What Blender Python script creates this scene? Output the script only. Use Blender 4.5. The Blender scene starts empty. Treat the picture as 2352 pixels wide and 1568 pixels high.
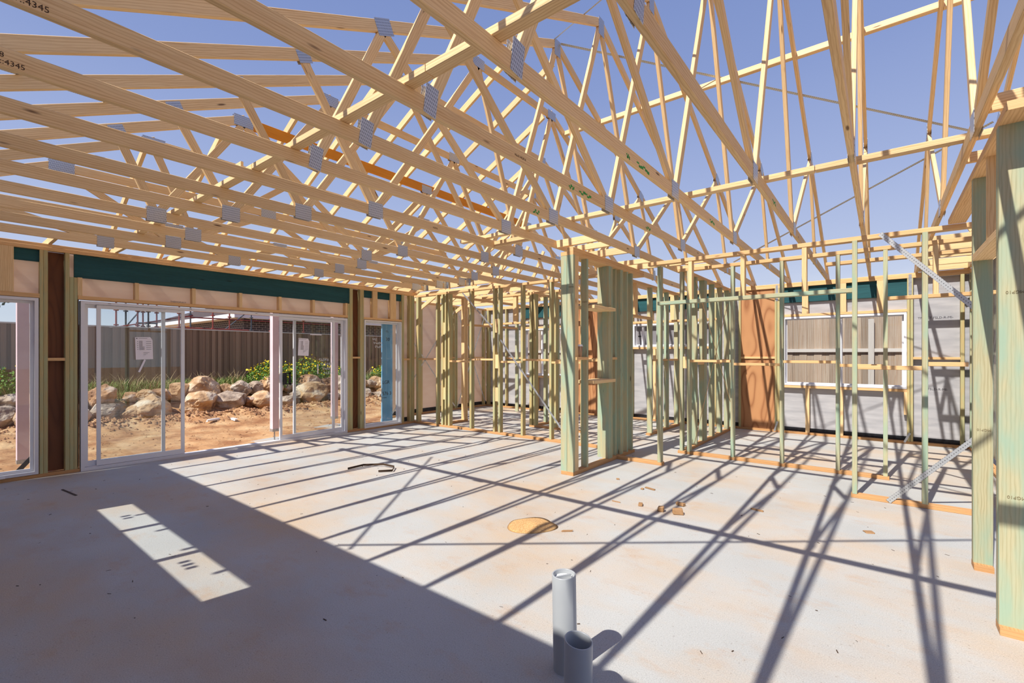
import bpy, bmesh, math, random
from mathutils import Vector, Matrix, noise
random.seed(7)
scene = bpy.context.scene
COL = scene.collection
PI = math.pi

def lin(c):
    return tuple(((v/255)/12.92 if v/255 <= .04045 else ((v/255+.055)/1.055)**2.4) for v in c)
def rgba(c): return (*lin(c), 1.0)

# ------------------------------------------------------------------ materials
def new_mat(name):
    m = bpy.data.materials.new(name); m.use_nodes = True
    nt = m.node_tree; nt.nodes.clear()
    out = nt.nodes.new('ShaderNodeOutputMaterial')
    b = nt.nodes.new('ShaderNodeBsdfPrincipled')
    nt.links.new(b.outputs[0], out.inputs[0])
    return m, nt, b, out
def nd(nt, t, **kw):
    n = nt.nodes.new(t)
    for k, v in kw.items(): setattr(n, k, v)
    return n
def ramp(nt, fac, stops):
    r = nd(nt, 'ShaderNodeValToRGB'); e = r.color_ramp.elements
    while len(e) < len(stops): e.new(.5)
    for el, (p, c) in zip(e, stops): el.position = p; el.color = rgba(c)
    nt.links.new(fac, r.inputs[0]); return r
def mathn(nt, op, a, b=None, clamp=False):
    n = nd(nt, 'ShaderNodeMath', operation=op); n.use_clamp = clamp
    for i, v in enumerate((a, b)):
        if v is None: continue
        if isinstance(v, (int, float)): n.inputs[i].default_value = v
        else: nt.links.new(v, n.inputs[i])
    return n.outputs[0]
def mixc(nt, fac, a, b, blend='MIX'):
    n = nd(nt, 'ShaderNodeMix', data_type='RGBA', blend_type=blend)
    for i, v in ((0, fac), (6, a), (7, b)):
        if isinstance(v, (int, float)): n.inputs[i].default_value = v
        elif isinstance(v, tuple): n.inputs[i].default_value = rgba(v)
        else: nt.links.new(v, n.inputs[i])
    return n.outputs[2]
def set_in(b, rough=None, metal=None, spec=None):
    if rough is not None: b.inputs['Roughness'].default_value = rough
    if metal is not None: b.inputs['Metallic'].default_value = metal
    if spec is not None: b.inputs['Specular IOR Level'].default_value = spec

def timber_mat(name, c1, c2, grain, knot, patch=None, rough=.65, ring=9, var=.16, knots=1.0, weather=None, island=False):
    """wood whose grain runs along U (metres); every board is shifted by its own random number"""
    m, nt, b, out = new_mat(name); L = nt.links.new
    uv = nd(nt, 'ShaderNodeUVMap'); oi = nd(nt, 'ShaderNodeObjectInfo')
    off = nd(nt, 'ShaderNodeCombineXYZ')
    L(mathn(nt, 'MULTIPLY', oi.outputs['Random'], 173.0), off.inputs[0])
    L(mathn(nt, 'MULTIPLY', oi.outputs['Random'], 61.0), off.inputs[1])
    L(mathn(nt, 'MULTIPLY', oi.outputs['Random'], 29.0), off.inputs[2])
    p = nd(nt, 'ShaderNodeVectorMath', operation='ADD'); L(uv.outputs[0], p.inputs[0]); L(off.outputs[0], p.inputs[1])
    def scaled(sx, sy):
        s = nd(nt, 'ShaderNodeVectorMath', operation='MULTIPLY'); L(p.outputs[0], s.inputs[0]); s.inputs[1].default_value = (sx, sy, 1); return s.outputs[0]
    n1 = nd(nt, 'ShaderNodeTexNoise'); n1.inputs['Scale'].default_value = 1; n1.inputs['Detail'].default_value = 3; L(scaled(.9, 14), n1.inputs['Vector'])
    n2 = nd(nt, 'ShaderNodeTexNoise'); n2.inputs['Scale'].default_value = 1; n2.inputs['Detail'].default_value = 4; L(scaled(5, 160), n2.inputs['Vector'])
    w = nd(nt, 'ShaderNodeTexWave', bands_direction='Y'); w.inputs['Scale'].default_value = ring; w.inputs['Distortion'].default_value = 5
    w.inputs['Detail'].default_value = 2; w.inputs['Detail Scale'].default_value = 1.2; L(scaled(.5, 2.2), w.inputs['Vector'])
    col = mixc(nt, n1.outputs[0], c1, c2)
    ringf = mathn(nt, 'MULTIPLY', mathn(nt, 'MULTIPLY', mathn(nt, 'POWER', w.outputs[1], 3), .75), n1.outputs[0])
    col = mixc(nt, ringf, col, grain)
    col = mixc(nt, mathn(nt, 'MULTIPLY', mathn(nt, 'SUBTRACT', n2.outputs[0], .48, True), 1.6, True), col, grain)
    if patch:
        n3 = nd(nt, 'ShaderNodeTexNoise'); n3.inputs['Scale'].default_value = 1; n3.inputs['Detail'].default_value = 3; L(scaled(2.2, 9), n3.inputs['Vector'])
        pf = ramp(nt, n3.outputs[0], [(.42, (0, 0, 0)), (.62, (255, 255, 255))])
        pfv = mathn(nt, 'MULTIPLY', pf.outputs[0], .8)
        col = mixc(nt, pfv, col, patch)
    v = nd(nt, 'ShaderNodeTexVoronoi'); v.inputs['Scale'].default_value = 1; v.inputs['Randomness'].default_value = 1; L(scaled(2.6, 12), v.inputs['Vector'])
    kf = ramp(nt, v.outputs['Distance'], [(.06, (255, 255, 255)), (.13, (60, 60, 60)), (.2, (0, 0, 0))])
    sep = nd(nt, 'ShaderNodeSeparateColor'); L(v.outputs['Color'], sep.inputs[0])
    gate = mathn(nt, 'GREATER_THAN', sep.outputs[0], 1 - .42*knots)
    col = mixc(nt, mathn(nt, 'MULTIPLY', mathn(nt, 'MULTIPLY', kf.outputs[0], gate), .85), col, knot)
    n5 = nd(nt, 'ShaderNodeTexNoise'); n5.inputs['Scale'].default_value = 1; n5.inputs['Detail'].default_value = 6; n5.inputs['Roughness'].default_value = .7; L(scaled(2.5, 26), n5.inputs['Vector'])
    df = ramp(nt, n5.outputs[0], [(.70, (0, 0, 0)), (.76, (255, 255, 255))])
    col = mixc(nt, mathn(nt, 'MULTIPLY', df.outputs[0], .6), col, knot)
    if weather:
        n4 = nd(nt, 'ShaderNodeTexNoise'); n4.inputs['Scale'].default_value = 1; n4.inputs['Detail'].default_value = 5; L(scaled(1.5, 25), n4.inputs['Vector'])
        wf = ramp(nt, n4.outputs[0], [(.38, (0, 0, 0)), (.62, (255, 255, 255))])
        col = mixc(nt, mathn(nt, 'MULTIPLY', wf.outputs[0], .75), col, weather)
    hsv = nd(nt, 'ShaderNodeHueSaturation'); L(col, hsv.inputs['Color'])
    L(mathn(nt, 'ADD', mathn(nt, 'MULTIPLY', oi.outputs['Random'], var), 1 - var*.55), hsv.inputs['Value'])
    if island:
        gm = nd(nt, 'ShaderNodeNewGeometry'); L(mathn(nt, 'ADD', mathn(nt, 'MULTIPLY', gm.outputs['Random Per Island'], .5), .72), hsv.inputs['Value'])
    L(hsv.outputs[0], b.inputs['Base Color']); set_in(b, rough, 0, .3)
    bmp = nd(nt, 'ShaderNodeBump'); bmp.inputs['Strength'].default_value = .12; bmp.inputs['Distance'].default_value = .002
    L(n2.outputs[0], bmp.inputs['Height']); L(bmp.outputs[0], b.inputs['Normal'])
    return m

def noise_mat(name, c1, c2, scale=8, rough=.7, metal=0, detail=4, bump=0, bdist=.01, stops=(.35, .65), c3=None, coord='Object', spec=.4, stretch=None):
    m, nt, b, out = new_mat(name); L = nt.links.new
    tc = nd(nt, 'ShaderNodeTexCoord'); src = tc.outputs[coord]
    if stretch:
        s = nd(nt, 'ShaderNodeVectorMath', operation='MULTIPLY'); L(src, s.inputs[0]); s.inputs[1].default_value = stretch; src = s.outputs[0]
    n = nd(nt, 'ShaderNodeTexNoise'); n.inputs['Scale'].default_value = scale; n.inputs['Detail'].default_value = detail; L(src, n.inputs['Vector'])
    st = [(stops[0], c1), (stops[1], c2)]
    if c3: st = [(stops[0], c1), ((stops[0]+stops[1])/2, c2), (stops[1], c3)]
    r = ramp(nt, n.outputs[0], st)
    L(r.outputs[0], b.inputs['Base Color']); set_in(b, rough, metal, spec)
    if bump:
        n2 = nd(nt, 'ShaderNodeTexNoise'); n2.inputs['Scale'].default_value = scale*3; n2.inputs['Detail'].default_value = 6; L(src, n2.inputs['Vector'])
        bp = nd(nt, 'ShaderNodeBump'); bp.inputs['Strength'].default_value = bump; bp.inputs['Distance'].default_value = bdist
        L(n2.outputs[0], bp.inputs['Height']); L(bp.outputs[0], b.inputs['Normal'])
    return m
def flat(name, c, rough=.5, metal=0, spec=.4):
    m, nt, b, out = new_mat(name); b.inputs['Base Color'].default_value = rgba(c); set_in(b, rough, metal, spec); return m

M = {}
M['pine'] = timber_mat('pine', (242, 214, 166), (232, 194, 138), (192, 142, 88), (92, 52, 28))
M['pine_plate'] = timber_mat('pine_plate', (238, 202, 150), (224, 176, 118), (186, 130, 76), (96, 56, 32), knots=.5)
M['pine_dark'] = timber_mat('pine_bottom_plate', (212, 166, 114), (192, 142, 92), (156, 106, 62), (84, 50, 28), knots=.5)
M['treated'] = timber_mat('treated_pine', (182, 182, 150), (192, 180, 140), (152, 142, 102), (92, 78, 52), patch=(150, 178, 156), var=.14, knots=.7)
M['treated_tan'] = timber_mat('tan_treated_pine', (190, 174, 126), (200, 178, 124), (158, 136, 86), (88, 66, 42), patch=(174, 178, 136), var=.16, knots=.8)
M['lvl_orange'] = timber_mat('orange_beam', (240, 162, 50), (230, 146, 40), (204, 120, 28), (120, 56, 16), knots=.3)
M['lvl_green'] = timber_mat('green_beam', (40, 96, 100), (26, 72, 78), (14, 46, 52), (10, 34, 38), knots=1.4)
M['fence'] = timber_mat('weathered_paling', (190, 160, 132), (146, 124, 106), (108, 86, 70), (66, 48, 38), weather=(186, 174, 160), var=.3, rough=.85, knots=.9, island=True)
M['fence_yard'] = timber_mat('brown_paling', (172, 140, 112), (126, 102, 84), (88, 68, 54), (58, 42, 32), weather=(140, 120, 104), rough=.9, knots=1.2, island=True)
M['fence_grey'] = timber_mat('grey_fence_rail', (210, 202, 194), (194, 186, 178), (160, 150, 142), (104, 94, 86), weather=(204, 198, 192), rough=.85, knots=.4)

def ply_mat(name, c1, c2, c3):
    m, nt, b, out = new_mat(name); L = nt.links.new
    tc = nd(nt, 'ShaderNodeTexCoord'); s = nd(nt, 'ShaderNodeVectorMath', operation='MULTIPLY'); L(tc.outputs['Object'], s.inputs[0]); s.inputs[1].default_value = (2.6, 2.6, .62)
    n = nd(nt, 'ShaderNodeTexNoise'); n.inputs['Scale'].default_value = .9; n.inputs['Detail'].default_value = 1; L(s.outputs[0], n.inputs['Vector'])
    w = nd(nt, 'ShaderNodeMath', operation='PINGPONG'); L(mathn(nt, 'MULTIPLY', n.outputs[0], 24), w.inputs[0]); w.inputs[1].default_value = 1
    col = mixc(nt, mathn(nt, 'MULTIPLY', mathn(nt, 'POWER', w.outputs[0], 2.5), .85), c1, c2)
    n2 = nd(nt, 'ShaderNodeTexNoise'); n2.inputs['Scale'].default_value = 1.3; L(tc.outputs['Object'], n2.inputs['Vector'])
    col = mixc(nt, mathn(nt, 'MULTIPLY', n2.outputs[0], .5), col, c3)
    L(col, b.inputs['Base Color']); set_in(b, .55, 0, .35); return m
M['ply'] = ply_mat('bracing_plywood', (190, 140, 96), (128, 76, 44), (178, 122, 80))
M['ply_shaded'] = ply_mat('shaded_brown_plywood', (120, 72, 42), (92, 52, 30), (104, 62, 36))  # reddish brown ply of the wall recesses, their shade put into the colour

# galvanised toothed plate: rows of small dark slots
m, nt, b, out = new_mat('galvanised_plate'); L = nt.links.new
uv = nd(nt, 'ShaderNodeUVMap'); br = nd(nt, 'ShaderNodeTexBrick'); L(uv.outputs[0], br.inputs['Vector'])
br.inputs['Scale'].default_value = 1; br.inputs['Brick Width'].default_value = .012; br.inputs['Row Height'].default_value = .021
br.inputs['Mortar Size'].default_value = .0045; br.inputs['Mortar Smooth'].default_value = .1; br.offset = .5
br.inputs['Color1'].default_value = rgba((70, 76, 88)); br.inputs['Color2'].default_value = rgba((88, 94, 106)); br.inputs['Mortar'].default_value = rgba((196, 200, 206))
L(br.outputs[0], b.inputs['Base Color']); set_in(b, .38, .55)
M['plate'] = m
M['galv'] = noise_mat('galvanised_steel', (178, 184, 190), (208, 212, 216), 30, .35, .75)
# perforated strap
m, nt, b, out = new_mat('perforated_strap'); L = nt.links.new
uv = nd(nt, 'ShaderNodeUVMap'); vo = nd(nt, 'ShaderNodeTexVoronoi'); vo.inputs['Randomness'].default_value = 0; vo.inputs['Scale'].default_value = 44; L(uv.outputs[0], vo.inputs['Vector'])
r = ramp(nt, vo.outputs['Distance'], [(.14, (70, 72, 76)), (.19, (196, 199, 200))]); L(r.outputs[0], b.inputs['Base Color']); set_in(b, .4, .6)
M['strap'] = m
M['alu'] = flat('white_aluminium', (226, 226, 230), .32, 0, .5)
M['white'] = flat('white_reveal', (236, 234, 232), .5)
M['black'] = flat('black_plastic', (26, 26, 28), .4)
M['dpc'] = noise_mat('damp_course', (22, 23, 28), (44, 46, 54), 20, .5)
M['pvc'] = noise_mat('grey_pvc', (162, 166, 169), (170, 174, 176), 4, .32, spec=.5)
M['pvc_cap'] = flat('white_pvc', (236, 236, 234), .3)
M['paper'] = flat('paper', (240, 234, 240), .8)
M['ink'] = flat('ink', (52, 48, 58), .8)
M['stamp'] = flat('stamp_ink', (70, 52, 38), .8)
M['stamp_faint'] = flat('faint_stamp', (132, 120, 88), .8)
M['white_ink'] = flat('white_marker', (232, 236, 238), .7)
M['green_ink'] = noise_mat('green_spray', (60, 170, 70), (40, 140, 60), 40, .7)
M['cup'] = flat('brown_card', (172, 136, 106), .7)
M['pink'] = noise_mat('pink_primed_timber', (228, 206, 212), (220, 196, 202), 5, .6)
M['sawdust'] = noise_mat('sawdust', (214, 176, 122), (186, 138, 84), 90, .95, bump=.5, bdist=.004)
M['blueboard'] = noise_mat('blue_foil_board', (128, 186, 224), (112, 170, 212), 3, .45)
M['rod'] = flat('zinc_rod', (170, 172, 174), .4, .8)
M['scaf_red'] = noise_mat('red_scaffold_paint', (150, 66, 58), (112, 58, 56), 6, .6)
M['scaf_grey'] = noise_mat('dark_scaffold_tube', (70, 78, 88), (96, 102, 108), 6, .5, .4)
M['gutter'] = flat('pale_gutter', (216, 218, 220), .5)
M['roof'] = noise_mat('roof_tile', (86, 70, 62), (62, 52, 50), 12, .8, bump=.4)
M['eave'] = noise_mat('eave_boards', (196, 160, 118), (176, 140, 100), 6, .7)
M['offcut'] = timber_mat('offcut_wood', (184, 146, 104), (156, 118, 82), (116, 82, 52), (90, 56, 34), knots=.3)
M['plastic_scrap'] = flat('white_plastic_scrap', (230, 232, 236), .5)

# brick
m, nt, b, out = new_mat('dark_brick'); L = nt.links.new
uv = nd(nt, 'ShaderNodeUVMap'); br = nd(nt, 'ShaderNodeTexBrick'); L(uv.outputs[0], br.inputs['Vector'])
br.inputs['Scale'].default_value = 1; br.inputs['Brick Width'].default_value = .26; br.inputs['Row Height'].default_value = .095; br.inputs['Mortar Size'].default_value = .006
br.inputs['Color1'].default_value = rgba((40, 38, 44)); br.inputs['Color2'].default_value = rgba((58, 52, 56)); br.inputs['Mortar'].default_value = rgba((170, 166, 164))
L(br.outputs[0], b.inputs['Base Color']); set_in(b, .7); M['brick'] = m

# building wraps
def wrap_mat(name, c1, c2, metal, rough, transl):
    m, nt, b, out = new_mat(name); L = nt.links.new
    tc = nd(nt, 'ShaderNodeTexCoord'); s = nd(nt, 'ShaderNodeVectorMath', operation='MULTIPLY'); L(tc.outputs['Object'], s.inputs[0]); s.inputs[1].default_value = (1, 1, 5)
    n = nd(nt, 'ShaderNodeTexNoise'); n.inputs['Scale'].default_value = 2.2; n.inputs['Detail'].default_value = 6; L(s.outputs[0], n.inputs['Vector'])
    r = ramp(nt, n.outputs[0], [(.35, c1), (.65, c2)]); L(r.outputs[0], b.inputs['Base Color']); set_in(b, rough, metal)
    bp = nd(nt, 'ShaderNodeBump'); bp.inputs['Strength'].default_value = .25; bp.inputs['Distance'].default_value = .012; L(n.outputs[0], bp.inputs['Height']); L(bp.outputs[0], b.inputs['Normal'])
    if transl:
        t = nd(nt, 'ShaderNodeBsdfTranslucent'); t.inputs[0].default_value = rgba(c2); mx = nd(nt, 'ShaderNodeMixShader'); mx.inputs[0].default_value = transl
        L(b.outputs[0], mx.inputs[1]); L(t.outputs[0], mx.inputs[2]); L(mx.outputs[0], out.inputs[0])
    return m
M['wrap_silver'] = wrap_mat('silver_wrap', (172, 172, 176), (194, 193, 195), .2, .36, 0)
M['wrap_pale'] = wrap_mat('pale_wrap', (238, 222, 204), (248, 236, 222), 0, .45, .5)

# glass pane: mostly clear, fresnel reflection
m, nt, b, out = new_mat('window_glass'); L = nt.links.new; nt.nodes.remove(b)
tr = nd(nt, 'ShaderNodeBsdfTransparent'); tr.inputs[0].default_value = (.93, .95, .95, 1); gl = nd(nt, 'ShaderNodeBsdfGlossy'); gl.inputs['Roughness'].default_value = .0
fr = nd(nt, 'ShaderNodeLayerWeight'); fr.inputs[0].default_value = .5; mx = nd(nt, 'ShaderNodeMixShader')
L(mathn(nt, 'ADD', mathn(nt, 'MULTIPLY', mathn(nt, 'POWER', fr.outputs['Facing'], 5), .75), .035), mx.inputs[0]); L(tr.outputs[0], mx.inputs[1]); L(gl.outputs[0], mx.inputs[2]); L(mx.outputs[0], out.inputs[0]); M['glass'] = m
M['glass_grey'] = noise_mat('filmed_glass', (128, 126, 130), (142, 140, 144), 2, .25, spec=.5)

# concrete slab with sandy orange stains
m, nt, b, out = new_mat('concrete_slab'); L = nt.links.new
tc = nd(nt, 'ShaderNodeTexCoord')
def nz(sc, det, vec=None, rough=.5):
    n = nd(nt, 'ShaderNodeTexNoise'); n.inputs['Scale'].default_value = sc; n.inputs['Detail'].default_value = det; n.inputs['Roughness'].default_value = rough
    L(vec or tc.outputs['Object'], n.inputs['Vector']); return n.outputs[0]
base = ramp(nt, nz(.9, 5), [(.3, (178, 178, 174)), (.7, (193, 193, 189))]).outputs[0]
sv = nd(nt, 'ShaderNodeVectorMath', operation='MULTIPLY'); L(tc.outputs['Object'], sv.inputs[0]); sv.inputs[1].default_value = (1, 1.6, 1)
st = ramp(nt, nz(.55, 7, sv.outputs[0], .62), [(.44, (0, 0, 0)), (.72, (255, 255, 255))]).outputs[0]
col = mixc(nt, mathn(nt, 'MULTIPLY', st, .75), base, (204, 170, 128))
st2 = ramp(nt, nz(2.6, 8, sv.outputs[0], .7), [(.55, (0, 0, 0)), (.8, (255, 255, 255))]).outputs[0]
col = mixc(nt, mathn(nt, 'MULTIPLY', st2, .6), col, (188, 146, 104))
sp = ramp(nt, nz(60, 4), [(.28, (255, 255, 255)), (.36, (0, 0, 0))]).outputs[0]
col = mixc(nt, mathn(nt, 'MULTIPLY', sp, .4), col, (118, 104, 92))
gr = ramp(nt, nz(170, 3), [(.3, (206, 206, 206)), (.62, (255, 255, 255))]).outputs[0]
col = mixc(nt, .6, col, gr, 'MULTIPLY')
st3 = ramp(nt, nz(.42, 8, sv.outputs[0], .68), [(.52, (0, 0, 0)), (.7, (255, 255, 255))]).outputs[0]
col = mixc(nt, mathn(nt, 'MULTIPLY', st3, .35), col, (168, 136, 106))
L(col, b.inputs['Base Color']); set_in(b, .72, 0, .3)
bp = nd(nt, 'ShaderNodeBump'); bp.inputs['Strength'].default_value = .12; bp.inputs['Distance'].default_value = .003; L(nz(40, 5), bp.inputs['Height']); L(bp.outputs[0], b.inputs['Normal'])
M['slab'] = m
M['dirt'] = noise_mat('orange_dirt', (150, 102, 64), (184, 140, 96), 1.6, .95, detail=12, bump=1, bdist=.06, c3=(200, 164, 120))
M['rubble'] = noise_mat('brown_rubble', (128, 86, 58), (180, 138, 100), 5, .95, detail=6, bump=.6)
M['rock_tan'] = noise_mat('tan_rock', (142, 106, 76), (192, 156, 116), 2.4, .9, detail=9, bump=1, bdist=.04, c3=(214, 196, 170))
M['rock_grey'] = noise_mat('grey_rock', (122, 104, 90), (172, 152, 132), 3, .9, detail=9, bump=1, bdist=.04, c3=(198, 184, 166))
M['rock_brown'] = noise_mat('brown_rock', (126, 92, 70), (186, 142, 104), 3, .9, detail=9, bump=1, bdist=.04, c3=(190, 172, 156))
M['grass'] = noise_mat('weedy_grass', (86, 112, 48), (128, 142, 70), 3, .8)
M['dry'] = noise_mat('dry_stalks', (196, 176, 130), (170, 144, 100), 3, .8)
M['leafy'] = noise_mat('weed_leaves', (70, 112, 42), (104, 142, 56), 3, .8)
M['flower'] = flat('yellow_petals', (240, 208, 24), .6)
M['tree'] = noise_mat('tree_leaves', (62, 82, 44), (96, 112, 66), 3, .8)
M['bark'] = noise_mat('bark', (110, 92, 76), (80, 66, 54), 8, .9)

# ------------------------------------------------------------------ object helpers
def tag(o, label, cat, group=None, kind=None):
    o['label'] = label; o['category'] = cat
    if group: o['group'] = group
    if kind: o['kind'] = kind
    return o
def empty(name, loc=(0, 0, 0)):
    o = bpy.data.objects.new(name, None); o.empty_display_size = .1; o.location = loc; COL.objects.link(o); return o
def link(name, me, mat, parent=None, loc=(0, 0, 0)):
    o = bpy.data.objects.new(name, me)
    if mat is not None: me.materials.append(M[mat] if isinstance(mat, str) else mat)
    o.location = loc; COL.objects.link(o)
    if parent: o.parent = parent
    return o
def ploc(parent):
    v = Vector((0, 0, 0))
    while parent: v += parent.location; parent = parent.parent
    return v
def beam_mesh(name, p0, p1, w, d, up=(0, 0, 1), ch=.003, origin=None):
    """chamfered board p0->p1; d measured along 'up', w across; UV.u runs along the board in metres"""
    p0, p1 = Vector(p0), Vector(p1); ax = (p1-p0); L_ = ax.length; ax.normalize()
    up = Vector(up); up = (up - ax*up.dot(ax)).normalized(); sd = ax.cross(up)
    hw, hd = w/2, d/2; c = min(ch, hw*.4, hd*.4)
    prof = [(-hw+c, -hd), (hw-c, -hd), (hw, -hd+c), (hw, hd-c), (hw-c, hd), (-hw+c, hd), (-hw, hd-c), (-hw, -hd+c)]
    o = origin or Vector((0, 0, 0))
    vs = [tuple(p0 + sd*a + up*b_ - o) for a, b_ in prof] + [tuple(p1 + sd*a + up*b_ - o) for a, b_ in prof]
    fs = [(i, (i+1) % 8, 8+(i+1) % 8, 8+i) for i in range(8)] + [tuple(range(7, -1, -1)), tuple(range(8, 16))]
    me = bpy.data.meshes.new(name); me.from_pydata(vs, [], fs)
    uvl = me.uv_layers.new(name='UVMap').data
    per = [0]
    for i in range(8):
        a, b_ = prof[i], prof[(i+1) % 8]; per.append(per[-1] + math.hypot(a[0]-b_[0], a[1]-b_[1]))
    k = 0
    for i in range(8):
        for u, v in ((0, per[i]), (0, per[i+1]), (L_, per[i+1]), (L_, per[i])): uvl[k].uv = (u, v+.37*i); k += 1
    for f in fs[8:]:
        for idx in f:
            a, b_ = prof[idx % 8]; uvl[k].uv = (a*.3, b_*2); k += 1
    return me
def board(name, p0, p1, w, d, mat, parent=None, up=(0, 0, 1), label=None, ch=.003):
    """a board as one mesh object; a free-standing one gets its origin at its own base"""
    if parent is None:
        o0 = Vector(((p0[0]+p1[0])/2, (p0[1]+p1[1])/2, min(p0[2], p1[2])))
        o = link(name, beam_mesh(name, p0, p1, w, d, up, ch, o0), mat, None, o0)
    else:
        o = link(name, beam_mesh(name, p0, p1, w, d, up, ch, ploc(parent)), mat, parent)
    if label: o['label'] = label
    return o
def stud(name, x0, x1, y0, y1, z0, z1, mat, parent):        # vertical board
    return board(name, ((x0+x1)/2, (y0+y1)/2, z0), ((x0+x1)/2, (y0+y1)/2, z1), x1-x0, y1-y0, mat, parent, (0, 1, 0))
def alongx(name, x0, x1, y0, y1, z0, z1, mat, parent):
    return board(name, (x0, (y0+y1)/2, (z0+z1)/2), (x1, (y0+y1)/2, (z0+z1)/2), y1-y0, z1-z0, mat, parent)
def alongy(name, x0, x1, y0, y1, z0, z1, mat, parent):
    return board(name, ((x0+x1)/2, y0, (z0+z1)/2), ((x0+x1)/2, y1, (z0+z1)/2), x1-x0, z1-z0, mat, parent)
class MB:
    """collects several solids into ONE mesh"""
    def __init__(s): s.v = []; s.f = []; s.uv = []
    def box(s, x0, x1, y0, y1, z0, z1):
        n = len(s.v); s.v += [(x, y, z) for z in (z0, z1) for y in (y0, y1) for x in (x0, x1)]
        for f, ax in (((0, 2, 3, 1), 2), ((4, 5, 7, 6), 2), ((0, 1, 5, 4), 1), ((2, 6, 7, 3), 1), ((0, 4, 6, 2), 0), ((1, 3, 7, 5), 0)):
            s.f.append(tuple(n+i for i in f))
            for i in f:
                p = s.v[n+i]; s.uv.append((p[1], p[2]) if ax == 0 else (p[0], p[2]) if ax == 1 else (p[0], p[1]))
        return s
    def tube(s, p0, p1, r, n=10, r2=None, cap=True):
        p0, p1 = Vector(p0), Vector(p1); ax = (p1-p0).normalized(); a = ax.orthogonal().normalized(); b_ = ax.cross(a); k = len(s.v); r2 = r if r2 is None else r2
        for p, rr in ((p0, r), (p1, r2)):
            for i in range(n): t = 2*PI*i/n; s.v.append(tuple(p + a*math.cos(t)*rr + b_*math.sin(t)*rr))
        for i in range(n): s.f.append((k+i, k+(i+1) % n, k+n+(i+1) % n, k+n+i)); s.uv += [(0, 0)]*4
        if cap:
            s.f.append(tuple(k+i for i in range(n-1, -1, -1))); s.f.append(tuple(k+n+i for i in range(n))); s.uv += [(0, 0)]*2*n
        return s
    def poly(s, pts):
        k = len(s.v); s.v += [tuple(p) for p in pts]; s.f.append(tuple(range(k, k+len(pts)))); s.uv += [(0, 0)]*len(pts); return s
    def mesh(s, name, o=(0, 0, 0)):
        me = bpy.data.meshes.new(name); me.from_pydata([(v[0]-o[0], v[1]-o[1], v[2]-o[2]) for v in s.v], [], s.f)
        u = me.uv_layers.new(name='UVMap').data
        for i, c in enumerate(s.uv): u[i].uv = c
        return me
    def obj(s, name, mat, parent=None, loc=(0, 0, 0), smooth=False):
        o = s.mesh(name, ploc(parent) if parent else loc)
        if smooth: o.shade_smooth()
        return link(name, o, mat, parent, (0, 0, 0) if parent else loc)
def text(name, s, size, loc, rot, mat, parent, extrude=.0006):
    c = bpy.data.curves.new(name, 'FONT'); c.body = s; c.size = size; c.extrude = extrude; c.resolution_u = 2; c.align_x = 'LEFT'
    o = bpy.data.objects.new(name, c); c.materials.append(M[mat]); o.location = Vector(loc) - ploc(parent); o.rotation_euler = rot; COL.objects.link(o)
    me = bpy.data.meshes.new_from_object(o); bpy.data.objects.remove(o); o = bpy.data.objects.new(name, me); COL.objects.link(o)
    o.location = Vector(loc) - ploc(parent); o.rotation_euler = rot; o.parent = parent
    return o
ORD = ['zeroth', 'first', 'second', 'third', 'fourth', 'fifth', 'sixth', 'seventh', 'eighth', 'ninth', 'tenth', 'eleventh', 'twelfth', 'thirteenth', 'fourteenth', 'fifteenth', 'sixteenth', 'seventeenth', 'eighteenth', 'nineteenth', 'twentieth', 'twenty-first', 'twenty-second', 'twenty-third', 'twenty-fourth', 'twenty-fifth']

def nth(i):
    if i < len(ORD): return ORD[i]
    t = {2: 'twenty', 3: 'thirty', 4: 'forty', 5: 'fifty'}[i//10]; return t + '-' + ORD[i % 10] if i % 10 else t[:-1] + 'ieth'
# ------------------------------------------------------------------ camera, sun, sky
TH = math.atan(849/1075)
cam = bpy.data.cameras.new('camera'); co = bpy.data.objects.new('camera', cam); COL.objects.link(co)
co.location = (0, 0, 1.45); co.rotation_euler = (PI/2, 0, TH)
cam.sensor_width = 36; cam.lens = 1075*36/2352; cam.shift_y = 30/2352; cam.clip_start = .02; cam.clip_end = 400
scene.camera = co
sun = bpy.data.lights.new('sun', 'SUN'); sun.energy = 6.2; sun.angle = math.radians(.53); sun.color = (1, .955, .885)
so = bpy.data.objects.new('sun', sun); COL.objects.link(so); so.location = (0, -8, 12)
so.rotation_euler = Vector((.12, .84, -1)).to_track_quat('-Z', 'Y').to_euler()
wd = bpy.data.worlds.new('sky'); scene.world = wd; wd.use_nodes = True; nt = wd.node_tree; nt.nodes.clear()
wo = nt.nodes.new('ShaderNodeOutputWorld'); bg = nt.nodes.new('ShaderNodeBackground'); nt.links.new(bg.outputs[0], wo.inputs[0])
tc = nt.nodes.new('ShaderNodeTexCoord'); sx = nt.nodes.new('ShaderNodeSeparateXYZ'); nt.links.new(tc.outputs['Generated'], sx.inputs[0])
r = ramp(nt, sx.outputs[2], [(0, (214, 222, 234)), (.12, (190, 202, 228)), (.3, (160, 176, 217)), (.48, (134, 153, 203)), (.7, (112, 134, 190))])
cl = nt.nodes.new('ShaderNodeTexNoise'); cl.inputs['Scale'].default_value = 3; cl.inputs['Detail'].default_value = 6
sc_ = nt.nodes.new('ShaderNodeVectorMath'); sc_.operation = 'MULTIPLY'; sc_.inputs[1].default_value = (1, 1, 4); nt.links.new(tc.outputs['Generated'], sc_.inputs[0]); nt.links.new(sc_.outputs[0], cl.inputs['Vector'])
cf = mathn(nt, 'MULTIPLY', mathn(nt, 'MULTIPLY', mathn(nt, 'SUBTRACT', cl.outputs[0], .45, True), 3, True), mathn(nt, 'SUBTRACT', 1, mathn(nt, 'MULTIPLY', sx.outputs[2], 5), True))
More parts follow.
